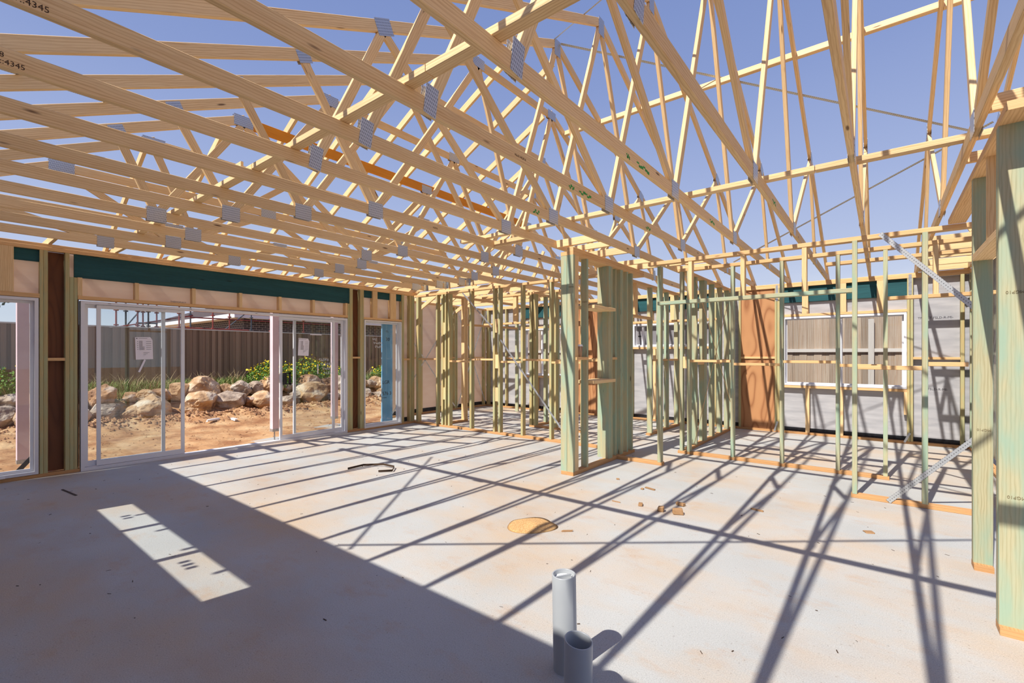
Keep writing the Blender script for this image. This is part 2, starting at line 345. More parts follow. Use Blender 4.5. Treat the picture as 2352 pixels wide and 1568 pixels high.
nt.links.new(mixc(nt, cf, r.outputs[0], (236, 240, 244)), bg.inputs[0]); bg.inputs[1].default_value = 1.06
scene.view_settings.view_transform = 'Standard'; scene.view_settings.look = 'None'; scene.view_settings.exposure = 0; scene.view_settings.gamma = 1; scene.view_settings.use_curve_mapping = False

# ------------------------------------------------------------------ floor and ground
fl = MB().box(-7.93, 4.0, -.5, 10.05, -.25, 0).box(-8.9, -7.93, 6.46, 10.05, -.25, 0).obj('floor', 'slab'); tag(fl, 'pale concrete house slab with sandy orange stains', 'floor', kind='structure')
def gz(x, y):
    """height of the ground: level dirt by the house, a bank behind the boulder row"""
    n = noise.noise(Vector((x*.7, y*.7, 0)))*.05 + noise.noise(Vector((x*2.3, y*2.3, 4)))*.025
    t = min(max((-x-13.6)/1.6, 0), 1); t = t*t*(3-2*t)
    m_ = math.exp(-((x+12.9)/.8)**2)*.14
    return -.15 + n*(1 if x < -8.95 else .2) + .62*t + m_*(1+1.2*noise.noise(Vector((x*3, y*3, 9)))) + (noise.noise(Vector((x*6, y*6, 2)))*.018 if x < -8.95 else 0)
def grid(xs, ys, zf, name, mat):
    vs = [(x, y, zf(x, y)) for y in ys for x in xs]; nx = len(xs)
    fs = [(j*nx+i, j*nx+i+1, (j+1)*nx+i+1, (j+1)*nx+i) for j in range(len(ys)-1) for i in range(nx-1)]
    me = bpy.data.meshes.new(name); me.from_pydata(vs, [], fs); me.shade_smooth(); return link(name, me, mat)
xs = [-60, -40, -30, -24, -20] + [-18+.13*i for i in range(71)]
ys = [-30, -15, -8, -4] + [-2+.14*i for i in range(130)] + [18, 24, 32, 45, 70]
g = grid(xs, ys, gz, 'ground_yard', 'dirt'); tag(g, 'orange dirt yard outside the sliding door', 'ground', kind='structure')
g = MB().poly([(-8.8, -60, -.2), (60, -60, -.2), (60, 70, -.2), (-8.8, 70, -.2)]).obj('ground', 'dirt'); tag(g, 'bare earth around the house slab', 'ground', kind='structure')

# ------------------------------------------------------------------ roof trusses
YR, ZR, TP = 4.91, 5.36, .4663
def xk(k): return -.16 - .603*k
def ztop(y): return ZR - TP*abs(y-YR)
CB = 2.77                      # underside of the bottom chords
PL = {}
def nail_plate(parent, x, y, z, w, h, tilt=0):
    """one toothed plate on each face of a truss joint"""
    key = (w, h)
    if key not in PL:
        mb = MB().box(-.0008, .0008, -w/2, w/2, -h/2, h/2); PL[key] = mb.mesh('nail_plate'); PL[key].materials.append(M['plate'])
    for s in (-1, 1):
        o = bpy.data.objects.new('nail_plate', PL[key]); COL.objects.link(o); o.parent = parent
        o.location = Vector((x + s*.0186, y, z)) - ploc(parent); o.rotation_euler = (tilt, 0, 0)
def member(name, parent, x, a, b_, d, mat='pine', w=.035):
    return board(name, (x, a[0], a[1]), (x, b_[0], b_[1]), w, d, mat, parent, (0, 0, 1))
def chord_sl(name, parent, x, y0, y1, d=.09, mat='pine'):
    """sloping top chord whose top edge follows the roof line"""
    dz = d/2/math.cos(math.atan(TP)); return member(name, parent, x, (y0, ztop(y0)-dz), (y1, ztop(y1)-dz), d, mat)
def web(parent, x, a, b_, d=.07): return member('web', parent, x, a, b_, d, w=.0335)
YN, YF = -.376, 10.06
def truss(k, label):
    x = xk(k); t = empty('roof_truss', (x, YN, CB)); tag(t, label, 'roof truss', 'timber roof trusses')
    zb = CB + .05
    if k <= 5:
        member('bottom_chord', t, x, (YN, CB+.045), (YF, CB+.045), .09)
        chord_sl('top_chord', t, x, -.95, YR-.001); chord_sl('top_chord', t, x, 10.75, YR+.001)
        A, B, Mt = (1.75, zb), (3.9, zb), (2.33, ztop(2.33)-.09)
        mir = lambda p: (2*YR-p[0], p[1]); ap = (YR, ZR-.12)
        for a, b_ in ((A, Mt), (B, Mt), ((B[0]+.05, B[1]), (ap[0]-.02, ap[1]))):
            web(t, x, a, b_); web(t, x, mir(a), mir(b_))
        nail_plate(t, x, YR, ZR-.11, .13, .2)
        for p, s in ((A, 1), (mir(A), -1)): nail_plate(t, x, p[0], zb+.03, .09, .17, -s*.14)
        for p in (B, mir(B)): nail_plate(t, x, p[0], zb, .16, .14)
        for p, s in ((Mt, 1), (mir(Mt), -1)): nail_plate(t, x, p[0], p[1]+.03, .16, .13, s*.43)
    else:
        spec = {6: (4.98, [1.98], [2.68, 4.97]), 7: (4.69, [1.71], [2.29, 4.95]), 8: (4.42, [1.42], [1.88, 3.96]), 9: (4.10, [1.14], [1.44, 3.82]),
                10: (3.79, [], [1.94, 4.15]), 11: (3.49, [], [1.92, 4.15]), 12: (3.18, [], [2.84, 4.14])}[k]
        zc, ms, bs = spec; yc = YR - (ZR - zc)/TP
        full = k <= 9; ye = YF if full else 6.5
        member('bottom_chord', t, x, (YN, CB+.045), (ye, CB+.045), .09)
        chord_sl('top_chord', t, x, -.95, yc+.05)
        mir = lambda p: (2*YR-p[0], p[1])
        ff = (2*YR-yc) if full else ye
        fc = member('flat_chord', t, x, (yc+.02, zc-.06), (ff-.02, zc-.06), .12 if k == 9 else .09, 'lvl_orange' if k == 9 else 'pine')
        if k == 9: fc['label'] = 'orange laminated flat chord'
        if full: chord_sl('top_chord', t, x, 10.75, ff-.05)
        C = (yc+.03, zc-.09); pts = []
        if k == 6: seq = [(1.98, ztop(1.98)-.09), (2.68, zb), C, (4.91, zb)]
        elif k == 7: seq = [(1.71, ztop(1.71)-.09), (2.29, zb), C, (4.91, zb)]
        elif k == 8: seq = [(1.42, ztop(1.42)-.09), (1.88, zb), C, (3.96, zb), (4.91, zc-.09)]
        elif k == 9: seq = [(1.14, ztop(1.14)-.09), (1.44, zb), C, (3.82, zb), (4.91, zc-.11)]
        elif k == 10: seq = [C, (1.94, zb), (3.05, zc-.09), (4.15, zb), (5.4, zc-.09), (6.3, zb)]
        elif k == 11: seq = [C, (1.92, zb), (3.05, zc-.09), (4.15, zb), (5.4, zc-.09), (6.3, zb)]
        else: seq = [C, (1.4, zb), (2.1, zc-.09), (2.84, zb), (3.5, zc-.09), (4.14, zb), (5.2, zc-.09), (6.2, zb)]
        for a, b_ in zip(seq, seq[1:]):
            web(t, x, a, b_)
            if full: web(t, x, mir(a), mir(b_))
        for i, p in enumerate(seq):
            low = p[1] < CB+.2
            w_, h_ = (.16, .14) if low else (.2, .12)
            if i == 0 and full: nail_plate(t, x, p[0], p[1]+.02, .12, .1, .43)
            else: nail_plate(t, x, p[0], p[1] + (0 if low else .03), w_, h_)
            if full and abs(p[0]-YR) > .05: nail_plate(t, x, 2*YR-p[0], p[1] + (0 if low else .03), w_, h_)
        if not full: nail_plate(t, x, ye-.2, zb, .1, .08, .5)
    nail_plate(t, x, YN+.25, CB+.07, .22, .12, .2)
    return t
TR = {}
n = 0
for k in range(12, -3, -1):
    n += 1
    what = 'full-height pine truss with pointed apex' if k <= 5 else 'hip truss with orange laminated flat top' if k == 9 else 'flat-topped pine hip truss'
    lab = f'{what}, {ORD[n]} of the trusses counting from the sliding-door wall'
    if k == -2: lab = 'full-height pine truss at the far right, beyond the big right-hand doorway posts'
    TR[k] = truss(k, lab)
# stencils and spray marks on the chords
for k, z, lines in ((4, 2.80, ('B048', 'L-B1::4345')), (5, 2.80, ('048', 'B1::4345'))):
    x = xk(k)+.0178; y0 = .17 if k == 4 else .19
    for i, s in enumerate(lines):
        text('stencil', s, .034, (x, y0, z + .012 - i*.03), (PI/2, 0, PI/2), 'stamp', TR[k])
for k, y, s in ((3, 2.5, '90x35 MGP10'), (6, 3.4, 'MGP10'), (4, 5.6, 'MGP10')):
    text('stencil', s, .022, (xk(k)+.0178, y, 2.80), (PI/2, 0, PI/2), 'stamp', TR[k])
for k, y, l_ in ((2, 2.95, .05), (2, 3.12, .22), (3, 3.2, .08), (3, 3.36, .2), (4, 3.55, .1), (4, 3.85, .12), (1, 4.6, .16), (2, 4.9, .16), (3, 4.75, .12)):
    mb = MB(); x = xk(k)+.0179
    for j in range(6):
        a = y + l_*j/6; z = 2.785 + .012*math.sin(j*1.9+k)
        mb.box(x, x+.0006, a, a+l_/6+.004, z, z+.012+.004*(j % 3))
    mb.obj('paint_mark', 'green_ink', TR[k])
# end truss outside the wall plate with its blocks
x = -8.36; t = empty('roof_truss', (x, YN, CB)); tag(t, 'low outermost roof truss just outside the sliding-door wall', 'roof truss', 'timber roof trusses')
member('bottom_chord', t, x, (YN, CB+.045), (6.5, CB+.045), .09)
for i in range(10):
    y = .35 + .62*i
    o = board('blocking', (-8.34, y, 2.81), (-7.415, y, 2.81), .035, .08, 'pine'); tag(o, f'{ORD[i+1]} short pine block on the plate above the sliding door, from the near end', 'blocking', 'blocks on the left wall plate')
# girder that carries the short trusses, with steel hangers
gd = empty('girder_board', (-7.9, 6.53, CB)); tag(gd, 'pine girder board along the far room wall carrying three short trusses', 'girder')
alongx('beam', -8.8, xk(9)-.02, 6.51, 6.55, CB, CB+.19, 'pine', gd)
for k in (10, 11, 12):
    x = xk(k); h = MB().box(x-.021, x-.019, 6.42, 6.51, CB-.004, CB+.13).box(x+.019, x+.021, 6.42, 6.51, CB-.004, CB+.13).box(x-.021, x+.021, 6.42, 6.51, CB-.005, CB-.003).box(x-.05, x+.05, 6.505, 6.509, CB-.004, CB+.13)
    h.obj('joist_hanger', 'galv', gd)
# hip-end jack rafters running across the flat chords
def zhip(x): return 4.10 + .5*(x+5.587)
yj = [1.55+.597*i for i in range(13)]
for i, y in enumerate(yj):
    ze = ZR - TP*abs(y-YR); x1 = -5.587 + (ze-.05-4.10)/.5; x0 = -8.75
    o = board('jack_rafter', (x0, y, zhip(x0)+.05), (x1, y, zhip(x1)+.05), .035, .09, 'pine')
    tag(o, f'sloping pine jack rafter over the hip end, {ORD[i+1]} from the near side', 'rafter', 'jack rafters of the hip end')
# jack trusses of the far-left rooms and of the right wing run across the house
for i, y in enumerate((7.1, 7.7, 8.3, 8.9, 9.5)):
    t = empty('jack_truss', (-8.9, y, CB)); tag(t, f'small pine jack truss over the far left room, {ORD[i+1]} from the near side', 'jack truss', 'jack trusses over the far left room')
    alongx('bottom_chord', -9.3, xk(9)-.03, y-.0175, y+.0175, CB, CB+.09, 'pine', t)
    board('web', (-6.6, y, CB+.07), (-6.1, y, zhip(-6.1)-.02), .033, .07, 'pine', t); board('web', (-7.4, y, CB+.07), (-6.7, y, zhip(-6.7)-.02), .033, .07, 'pine', t)
for i, y in enumerate((7.5, 8.05, 8.65, 9.3, 9.9)):
    t = empty('jack_truss', (.75, y, CB)); tag(t, f'pine jack truss chord high behind the right-hand posts, {ORD[i+1]} from the near side', 'jack truss', 'jack trusses of the right wing')
    alongx('bottom_chord', xk(-1)+.02, 3.2, y-.0175, y+.0175, CB, CB+.09, 'pine', t)
    board('web', (1.2, y, CB+.08), (1.7, y, CB+.7), .033, .07, 'pine', t); board('top_chord', (.9, y, CB+.35), (3.2, y, CB+1.4), .035, .09, 'pine', t)
# long binders lying on the bottom chords
def binder(name, segs, y, z, label, h=.042, w=.07):
    t = empty(name, (segs[0][0], y, z)); tag(t, label, 'binder')
    for i, (a, b_) in enumerate(segs):
        dy = 0
        alongx('plank', a, b_, y-w/2+dy, y+w/2+dy, z, z+h, 'pine', t)
    return t
ZT = CB+.0905
b1 = binder('long_binder', [(-6.9, -3.76), (-3.755, -1.79), (-1.785, 1.9)], 1.60, ZT, 'spliced pine binder lying across the chords nearest the camera')
MB().box(-4.05, -3.9, 1.545, 1.564, ZT, ZT+.09).obj('splice_block', 'pine', b1)
binder('long_binder', [(-4.2, -.405), (-.4, 2.2)], 4.29, ZT, 'straight pine binder lying across the chords above the partition posts', .042, .07)
# short ties nailed between the far top chords
TY, TZ = 6.05, ztop(6.05)
for i, k in enumerate(range(-2, 6)):
    o = board('purlin_tie', (xk(k+1)+.018, TY, TZ-.05 + (.006 if i % 2 else -.004)), (xk(k)-.018, TY, TZ-.05 + (.006 if i % 2 else -.004)), .04, .09, 'pine', None, (0, TP, 1))
    tag(o, f'short pine tie nailed between far roof slopes, {ORD[8-i]} from the left', 'tie', 'ties between the far top chords')
# ceiling trimmers over the partitions
for i, (x0, x1, y, z) in enumerate(((-3.157, -2.588, 4.9, 2.815), (-3.157, -2.588, 5.2, 2.80), (-3.157, -2.588, 5.72, 2.815), (-3.157, -2.588, 6.55, 2.815), (-3.157, -2.588, 6.85, 2.80),
                                    (-3.76, -3.193, 4.42, 2.815), (-2.553, -1.987, 6.97, 2.815), (-2.553, -1.987, 7.48, 2.815), (.02+.44, 1.03, 3.62, 2.815), (.46, 1.03, 4.52, 2.815))):
    o = board('trimmer', (x0, y, z), (x1, y, z), .035, .09 if i % 2 == 0 else .07, 'pine')
    where = ['directly above the doubled front post', 'just behind the doubled front post', 'above the shelf posts', 'above the rear of the centre partition', 'behind the centre partition', 'left of the centre post top', 'above the middle partition corner', 'behind the middle partition corner', 'above the big right-hand post', 'above the second right-hand post'][i]
    tag(o, f'short pine trimmer between two chords {where}', 'trimmer', 'trimmers between the chords')
# galvanised straps on the roof slopes
def strap(name, p0, p1, nrm, label, w=.03, cat='steel strap'):
    p0, p1 = Vector(p0), Vector(p1); o0 = (p0+p1)/2
    ax = (p1-p0); Ln = ax.length; ax.normalize(); nr = Vector(nrm); nr = (nr-ax*nr.dot(ax)).normalized(); sd = ax.cross(nr)
    me = bpy.data.meshes.new(name); vs = [tuple(p + sd*s*w/2 + nr*h - o0) for p in (p0, p1) for s, h in ((-1, 0), (1, 0), (1, .0012), (-1, .0012))]
    fs = [(0, 1, 5, 4), (1, 2, 6, 5), (2, 3, 7, 6), (3, 0, 4, 7), (3, 2, 1, 0), (4, 5, 6, 7)]; me.from_pydata(vs, [], fs); u = me.uv_layers.new(name='UVMap').data
    for li, lp in enumerate(me.loops):
        vi = lp.vertex_index; u[li].uv = (Ln if vi >= 4 else 0, w if vi % 4 in (1, 2) else 0)
    o = link(name, me, 'strap', None, o0); tag(o, label, cat); return o
def zs(y): return ztop(y)+.001
fn, nn = (0, TP, 1), (0, -TP, 1)
strap('bracing_strap', (-3.15, 4.97, zs(4.97)), (1.0, 7.78, zs(7.78)), fn, 'perforated steel strap crossing the far roof slope down from the ridge')
strap('bracing_strap', (1.0, 7.6, zs(7.6)), (-2.2, 9.55, zs(9.55)), fn, 'perforated steel strap low on the far roof slope at right')
strap('bracing_strap', (-3.18, 4.86, zs(4.86)), (1.2, 2.43, zs(2.43)), nn, 'thin steel strap climbing the near slope to the ridge peak')
strap('bracing_strap', (-3.6, -.44, zs(-.44)), (.8, 2.25, zs(2.25)), nn, 'steel strap on the near roof slope overhead at right')
strap('bracing_strap', (-3.45, -.43, zs(-.43)), (-5.45, 1.38, zs(1.38)), nn, 'steel strap on the near roof slope at upper left')

# ------------------------------------------------------------------ exterior walls
P0, P1, P2 = 2.69, 2.735, CB        # underside of plates, between, top
wl = empty('wall_left', (-7.845, 3, 0)); tag(wl, 'left timber frame wall with the sliding door', 'wall', kind='structure')
XI, XO = -7.8, -7.89
S = lambda y0, y1, z0=.04, z1=P0, mat='treated_tan', nm='stud': stud(nm, XO, XI, y0, y1, z0, z1, mat, wl)
alongy('top_plate', XO, XI, -.4, 6.6, P0, P1, 'pine_plate', wl); alongy('top_plate', XO, XI-.006, -.4, 6.6, P1, P2, 'pine_plate', wl)
alongy('bottom_plate', XO, XI+.002, -.4, 1.235, 0, .04, 'pine_dark', wl); alongy('bottom_plate', XO, XI+.002, 4.935, 6.6, 0, .04, 'pine_dark', wl)
for a, b_, z1 in ((.88, .912, P0), (.913, .95, P0), (1.10, 1.14, P0), (1.141, 1.178, 2.40), (1.179, 1.212, 2.40), (4.945, 4.985, 2.40), (4.987, 5.05, P0), (5.21, 5.25, P0), (5.252, 5.29, P0), (6.20, 6.255, P0), (6.40, 6.45, P0), (6.455, 6.53, P0), (-.30, -.26, P0)):
    S(a, b_, z1=z1)
alongy('noggin', XO+.01, XI-.004, .95, 1.10, 1.375, 1.41, 'pine_plate', wl); alongy('noggin', XO+.01, XI-.004, 5.05, 5.21, 1.375, 1.41, 'pine_plate', wl); alongy('noggin', XO+.01, XI-.004, 6.255, 6.40, 1.33, 1.37, 'pine_plate', wl)
# lintels
alongy('lintel_beam', -7.862, -7.822, 1.185, 5.0, 2.405, 2.688, 'lvl_green', wl); alongy('lintel_beam', -7.872, -7.835, -.2, .88, 2.55, 2.688, 'lvl_green', wl); alongy('lintel_beam', -7.872, -7.835, 5.29, 6.2, 2.555, 2.688, 'lvl_green', wl)
alongy('head_plate', XO, XI, 1.215, 4.945, 2.135, 2.18, 'pine_plate', wl); alongy('head_plate', XO, XI, -.25, .88, 2.12, 2.17, 'pine_plate', wl); alongy('head_plate', XO, XI, 5.29, 6.2, 2.13, 2.17, 'pine_plate', wl)
for y in (1.235, 1.80, 2.46, 3.09, 3.70, 4.28, 4.92): S(y-.022, y+.022, 2.18, 2.405, 'pine', 'cripple_stud')
for a, b_ in ((.56, .67), (5.49, 5.60), (5.91, 6.05)): S(a, b_, 2.17, P0, 'pine', 'cripple_stud')
for y0, y1, z0, z1, m_ in ((-.4, .9, 2.1, P0, 'wrap_pale'), (1.13, 5.05, 2.14, P0, 'wrap_pale'), (5.25, 6.25, 2.1, P0, 'wrap_pale'), (6.2, 6.6, .1, P0, 'wrap_pale'), (.93, 1.13, .04, P0, 'ply_shaded'), (1.13, 1.238, .04, 2.14, 'ply_shaded'), (5.05, 5.23, .04, P0, 'ply_shaded'), (4.935, 5.05, .04, 2.14, 'ply_shaded')):  # narrow dark ply strips by the door frame stand in for shaded gaps
    MB().box(XO-.012, XO-.004, y0, y1, z0, z1).obj('building_wrap' if 'wrap' in m_ else 'bracing_panel', m_, wl)
MB().box(XO-.013, XO-.001, 6.2, 6.6, .04, .13).obj('flashing', 'dpc', wl)
text('printed_text', 'THERMOFLECT', .028, (XO-.0035, 2.2, 2.19), (PI/2, 0, PI/2), 'ink', wl)

def ring(mb, axis, a, y0, y1, z0, z1, fw, d0, d1, bot=None):
    """rectangular frame in a wall plane: axis 'x' = wall running along y"""
    bot = bot or fw
    for u0, u1, v0, v1 in ((y0, y0+fw, z0, z1), (y1-fw, y1, z0, z1), (y0+fw, y1-fw, z0, z0+bot), (y0+fw, y1-fw, z1-fw, z1)):
        if axis == 'x': mb.box(d0, d1, u0, u1, v0, v1)
        else: mb.box(u0, u1, d0, d1, v0, v1)
    return mb
# sliding door, four panels pushed apart so that the middle stands open
d1 = empty('door_1', (-7.84, 3.08, 0)); tag(d1, 'white aluminium four-panel sliding door standing open in the middle', 'sliding door', kind='structure')
ring(MB(), 'x', 0, 1.24, 4.932, .0, 2.12, .036, -7.90, -7.788, .035).obj('frame', 'alu', d1)
def sash(parent, y0, y1, z0, z1, xc, sw=.04, bot=.065, pane='glass', axis='x'):
    if axis == 'x':
        s = ring(MB(), 'x', 0, y0, y1, z0, z1, sw, xc-.015, xc+.015, bot).obj('sash', 'alu', parent)
        MB().box(xc-.003, xc+.003, y0+sw*.9, y1-sw*.9, z0+bot*.9, z1-sw*.9).obj('pane', pane, s)
    else:
        s = ring(MB(), 'y', 0, y0, y1, z0, z1, sw, xc-.015, xc+.015, bot).obj('sash', 'alu', parent)
        MB().box(y0+sw*.9, y1-sw*.9, xc-.003, xc+.003, z0+bot*.9, z1-sw*.9).obj('pane', pane, s)
    return s
sash(d1, 1.278, 2.13, .04, 2.08, -7.872); sash(d1, 1.395, 2.35, .04, 2.08, -7.83); s4 = sash(d1, 3.70, 4.69, .04, 2.08, -7.83); sash(d1, 3.95, 4.89, .04, 2.08, -7.872)
hb = MB().box(-7.815, -7.79, 3.745, 3.79, .95, 1.15); hb.box(-7.79, -7.765, 3.79, 3.86, 1.13, 1.15).box(-7.79, -7.765, 3.79, 3.86, .95, .97).box(-7.79, -7.765, 3.83, 3.86, .95, 1.15).box(-7.80, -7.765, 3.745, 3.79, .95, 1.15)
hb.obj('handle', 'black', d1)
hb = MB().box(-7.90, -7.845, 2.325, 2.345, .85, 1.2); hb.obj('handle', 'black', d1)
for i in range(3): MB().box(-7.789, -7.786, 1.5+.9*i, 1.53+.9*i, 2.10, 2.104).obj('track_screw', 'black', d1)
# marker scribble on the fourth panel
def scribble(parent, x, y, z, rows, sc=.05, mat='white_ink', nm='handwriting', seed=1):
    rnd = random.Random(seed); mb = MB()
    for r_, nch in enumerate(rows):
        yy = y + .03*r_
        for c in range(nch):
            pts = [(yy + sc*.25*(j % 3), z - r_*sc*1.6 + sc*.5*math.sin(j*1.7+c*1.3+rnd.random()*2)) for j in range(6)]
            for (a0, a1), (b0, b1_) in zip(pts, pts[1:]): mb.tube((x, a0, a1), (x, b0, b1_), .0022, 5, cap=False)
            yy += sc*.75
    return mb.obj(nm, mat, parent)
scribble(d1, -7.80, 4.38, 1.36, (5, 6, 4, 6), seed=3)
# left window beside the door, narrow window beyond it
w1 = empty('window_1', (-7.84, .3, 0)); tag(w1, 'tall fixed window at the left edge of the frame wall', 'window', kind='structure')
ring(MB(), 'x', 0, -.24, .87, .045, 2.115, .032, -7.90, -7.79).obj('frame', 'alu', w1); sash(w1, -.2, .835, .08, 2.08, -7.86, .03, .03)
MB().box(-7.793, -7.775, -.2, .6, .045, .06).obj('packer', 'white', w1)
w2 = empty('window_2', (-7.84, 5.75, 0)); tag(w2, 'narrow tall fixed window near the room corner', 'window', kind='structure')
ring(MB(), 'x', 0, 5.30, 6.185, .03, 2.12, .02, -7.93, -7.79, .03).obj('frame', 'white', w2); sash(w2, 5.325, 6.16, .065, 2.095, -7.905, .028, .03)
scribble(w2, -7.895, 5.55, 1.75, (3, 6, 5), .045, seed=9)
# notices stuck on the glass
def notice(label, y0, z0, w, h, x, rot, n_):
    t = empty('paper_notice', (x, y0+w/2, z0)); t.rotation_euler = (rot, 0, 0); tag(t, label, 'notice', 'glazing notices on the door')
    me = MB().poly([(0, -w/2, 0), (0, w/2, .0), (0, w/2, h*.86), (0, w*.38, h), (0, -w/2, h)]).mesh('sheet')
    s = link('sheet', me, 'paper', t); md = s.modifiers.new('thick', 'SOLIDIFY'); md.thickness = .001
    k_ = MB()
    for i in range(n_):
        z = h*.8 - i*h*.085
        for c in range(2 if i < 3 else 3):
            yc = -w*.27 + c*w*.1
            ring(k_, 'x', 0, yc, yc+w*.08, z-h*.03, z+h*.03, w*.012, .0012, .0018)
        k_.box(.0012, .0018, w*.12, w*.42, z-.002, z+.001)
        k_.box(.0012, .0018, -w*.38, -w*.35, z-.004, z+.004)
    for i in range(4): k_.box(.0012, .0018, -w*.05, w*.3-.02*i, h*.3-i*h*.05, h*.3-i*h*.05+.0025)
    k_.box(.0012, .0018, -w*.44, -w*.36, h*.93, h*.96); k_.box(.0012, .0018, -w*.3, w*.2, h*.94, h*.95)
    k_.obj('printing', 'ink', t).location = (0, 0, 0)
    t2 = t.children[-1]
    return t
def notice_fix(t):
    for c in t.children:
        if c.name.startswith('printing'):
            o = ploc(t)
            for v in c.data.vertices: v.co += o
notice_fix(notice('white glazing notice on the left door panel, tape hanging below it', 1.79, 1.385, .19, .30, -7.812, .03, 5))
notice_fix(notice('white glazing notice on the right door panel above the handle', 4.0, 1.43, .19, .30, -7.812, -.05, 6))
tp = board('tape_strip', (-7.812, 1.89, 1.38), (-7.812, 1.825, 1.215), .0012, .022, 'paper', None, (0, 1, 0)); tag(tp, 'loose white tape strip below the left door notice', 'tape')
tp = board('tape_strip', (-7.812, 4.22, 1.80), (-7.812, 4.43, 1.80), .0012, .016, 'paper'); tag(tp, 'white tape strip above the right door notice', 'tape')
tp = board('tape_strip', (-7.812, 4.36, 1.28), (-7.812, 4.36, 1.11), .0012, .02, 'paper', None, (0, 1, 0)); tag(tp, 'short white tape strip beside the handwriting on the door', 'tape')

# back wall
wb = empty('wall_back', (-4, 10.0, 0)); tag(wb, 'far timber frame wall lined with silver building wrap', 'wall', kind='structure')
YI, YO = 9.95, 10.04
SB = lambda x0, x1, z0=.04, z1=P0, mat='treated_tan', nm='stud': stud(nm, x0, x1, YI, YO, z0, z1, mat, wb)
alongx('top_plate', -8.87, 1.14, YI, YO, P0, P1, 'pine_plate', wb); alongx('top_plate', -8.87, 1.14, YI+.004, YO, P1, P2, 'pine_plate', wb); alongx('bottom_plate', -8.87, 1.14, YI-.002, YO, 0, .04, 'pine_dark', wb)
for x0, x1, m_ in ((-2.20, -2.16, 'treated_tan'), (-1.575, -1.54, 'treated_tan'), (-1.535, -1.495, 'treated_tan'), (.325, .36, 'treated_tan'), (.365, .40, 'treated_tan'), (.955, 1.0, 'treated_tan'), (-2.66, -2.62, 'treated_tan'), (-3.2, -3.16, 'treated_tan'), (-4.45, -4.41, 'treated_tan'), (-5.0, -4.96, 'treated_tan'), (-5.6, -5.56, 'treated_tan'), (-6.25, -6.2, 'treated_tan'), (-7.52, -7.47, 'treated_tan'), (-8.1, -8.06, 'treated_tan'), (-8.78, -8.7, 'treated_tan')):
    SB(x0, x1, mat=m_)
alongx('noggin', .40, .955, YI+.005, YO-.01, 1.37, 1.41, 'pine_plate', wb); alongx('noggin', -2.16, -1.575, YI+.005, YO-.01, 1.37, 1.41, 'pine_plate', wb); alongx('noggin', -5.56, -5.0, YI+.005, YO-.01, 1.33, 1.37, 'pine_plate', wb); alongx('noggin', -8.06, -7.52, YI+.005, YO-.01, 1.33, 1.37, 'pine_plate', wb)
MB().box(-2.16, -1.575, YI+.03, YI+.04, .04, P0).obj('bracing_panel', 'ply', wb); MB().box(-6.18, -5.3, YO-.03, YO-.02, .04, 2.6).obj('bracing_panel', 'ply', wb)
def opening(x0, x1, zs_, zh, crip, low):
    alongx('sill_plate', x0, x1, YI, YO, zs_-.045, zs_, 'pine_plate', wb); alongx('head_plate', x0, x1, YI, YO, zh, zh+.045, 'pine_plate', wb)
    alongx('lintel_beam', x0, x1, YI+.045, YI+.08, 2.41, P0-.002, 'lvl_green', wb)
    for x in crip: SB(x-.048, x+.048, zh+.045, P0, 'pine', 'cripple_stud')
    for x in low: SB(x-.03, x+.03, .04, zs_-.045, 'pine', 'cripple_stud')
opening(-1.495, .325, .885, 2.145, (-1.09, -.53, -.015), (-1.055, -.555))
opening(-4.41, -2.66, 1.615, 2.13, (-4.0, -3.5, -3.1), (-3.9, -3.4))
opening(-7.47, -6.25, .90, 2.13, (-7.1, -6.6), (-7.05, -6.6))
SB(.285, .325, .47, .84, 'pine', 'cripple_stud')
for x0, x1, z0, z1 in ((-8.87, -7.47, .1, P0), (-7.47, -6.25, .1, .9), (-7.47, -6.25, 2.12, P0), (-6.25, -4.41, .1, P0), (-4.41, -2.66, .1, 1.6), (-4.41, -2.66, 2.12, P0), (-2.66, -1.5, .1, P0), (-1.5, .33, .1, .88), (-1.5, .33, 2.12, P0), (.33, 1.14, .1, P0)):
    MB().box(x0, x1, YO+.002, YO+.010, z0, z1).obj('building_wrap', 'wrap_silver', wb)
MB().box(-8.87, 1.14, YO-.002, YO+.011, .04, .11).obj('flashing', 'dpc', wb)
text('printed_text', 'TFLECT-FSLD-R-MI-', .05, (.46, YO+.001, 2.02), (PI/2, 0, 0), 'ink', wb); text('printed_text', 'FSLD-R-MI-', .05, (.58, YO+.001, .88), (PI/2, 0, 0), 'ink', wb)
MB().box(.342, .382, YI-.0025, YI-.001, 2.42, 2.75).obj('tie_strap', 'galv', wb); MB().box(-1.56, -1.52, YI-.0025, YI-.001, 2.45, 2.75).obj('tie_strap', 'galv', wb)
board('tie_strap', (.36, YI-.003, .18), (.29, YI-.004, .02), .03, .0012, 'galv', wb, (0, 1, 0)); board('tie_strap', (-1.53, YI-.003, .2), (-1.58, YI-.004, .02), .03, .0012, 'galv', wb, (0, 1, 0))
def awin(n_, label, x0, x1, z0, z1, mull, pane):
    w = empty(f'window_{n_}', ((x0+x1)/2, YO, z0)); tag(w, label, 'window', kind='structure')
    f = ring(MB(), 'y', 0, x0, x1, z0, z1, .035, YI-.002, YO+.03)
    for mx in mull: f.box(mx-.018, mx+.018, YI+.03, YO+.03, z0+.03, z1-.03)
    f.obj('frame', 'alu', w)
    e = [x0+.03] + list(mull) + [x1-.03]
    for a, b_ in zip(e, e[1:]): sash(w, a+.005, b_-.005, z0+.03, z1-.03, YO+.01, .022, .022, pane, 'y')
    return w
awin(3, 'wide window in the far right wall looking at a paling fence', -1.44, .32, .89, 2.14, (-.565,), 'glass')
w4 = awin(4, 'high wide window with grey filmed panes in the far wall', -4.39, -2.68, 1.62, 2.125, (-4.18, -3.45), 'glass_grey')
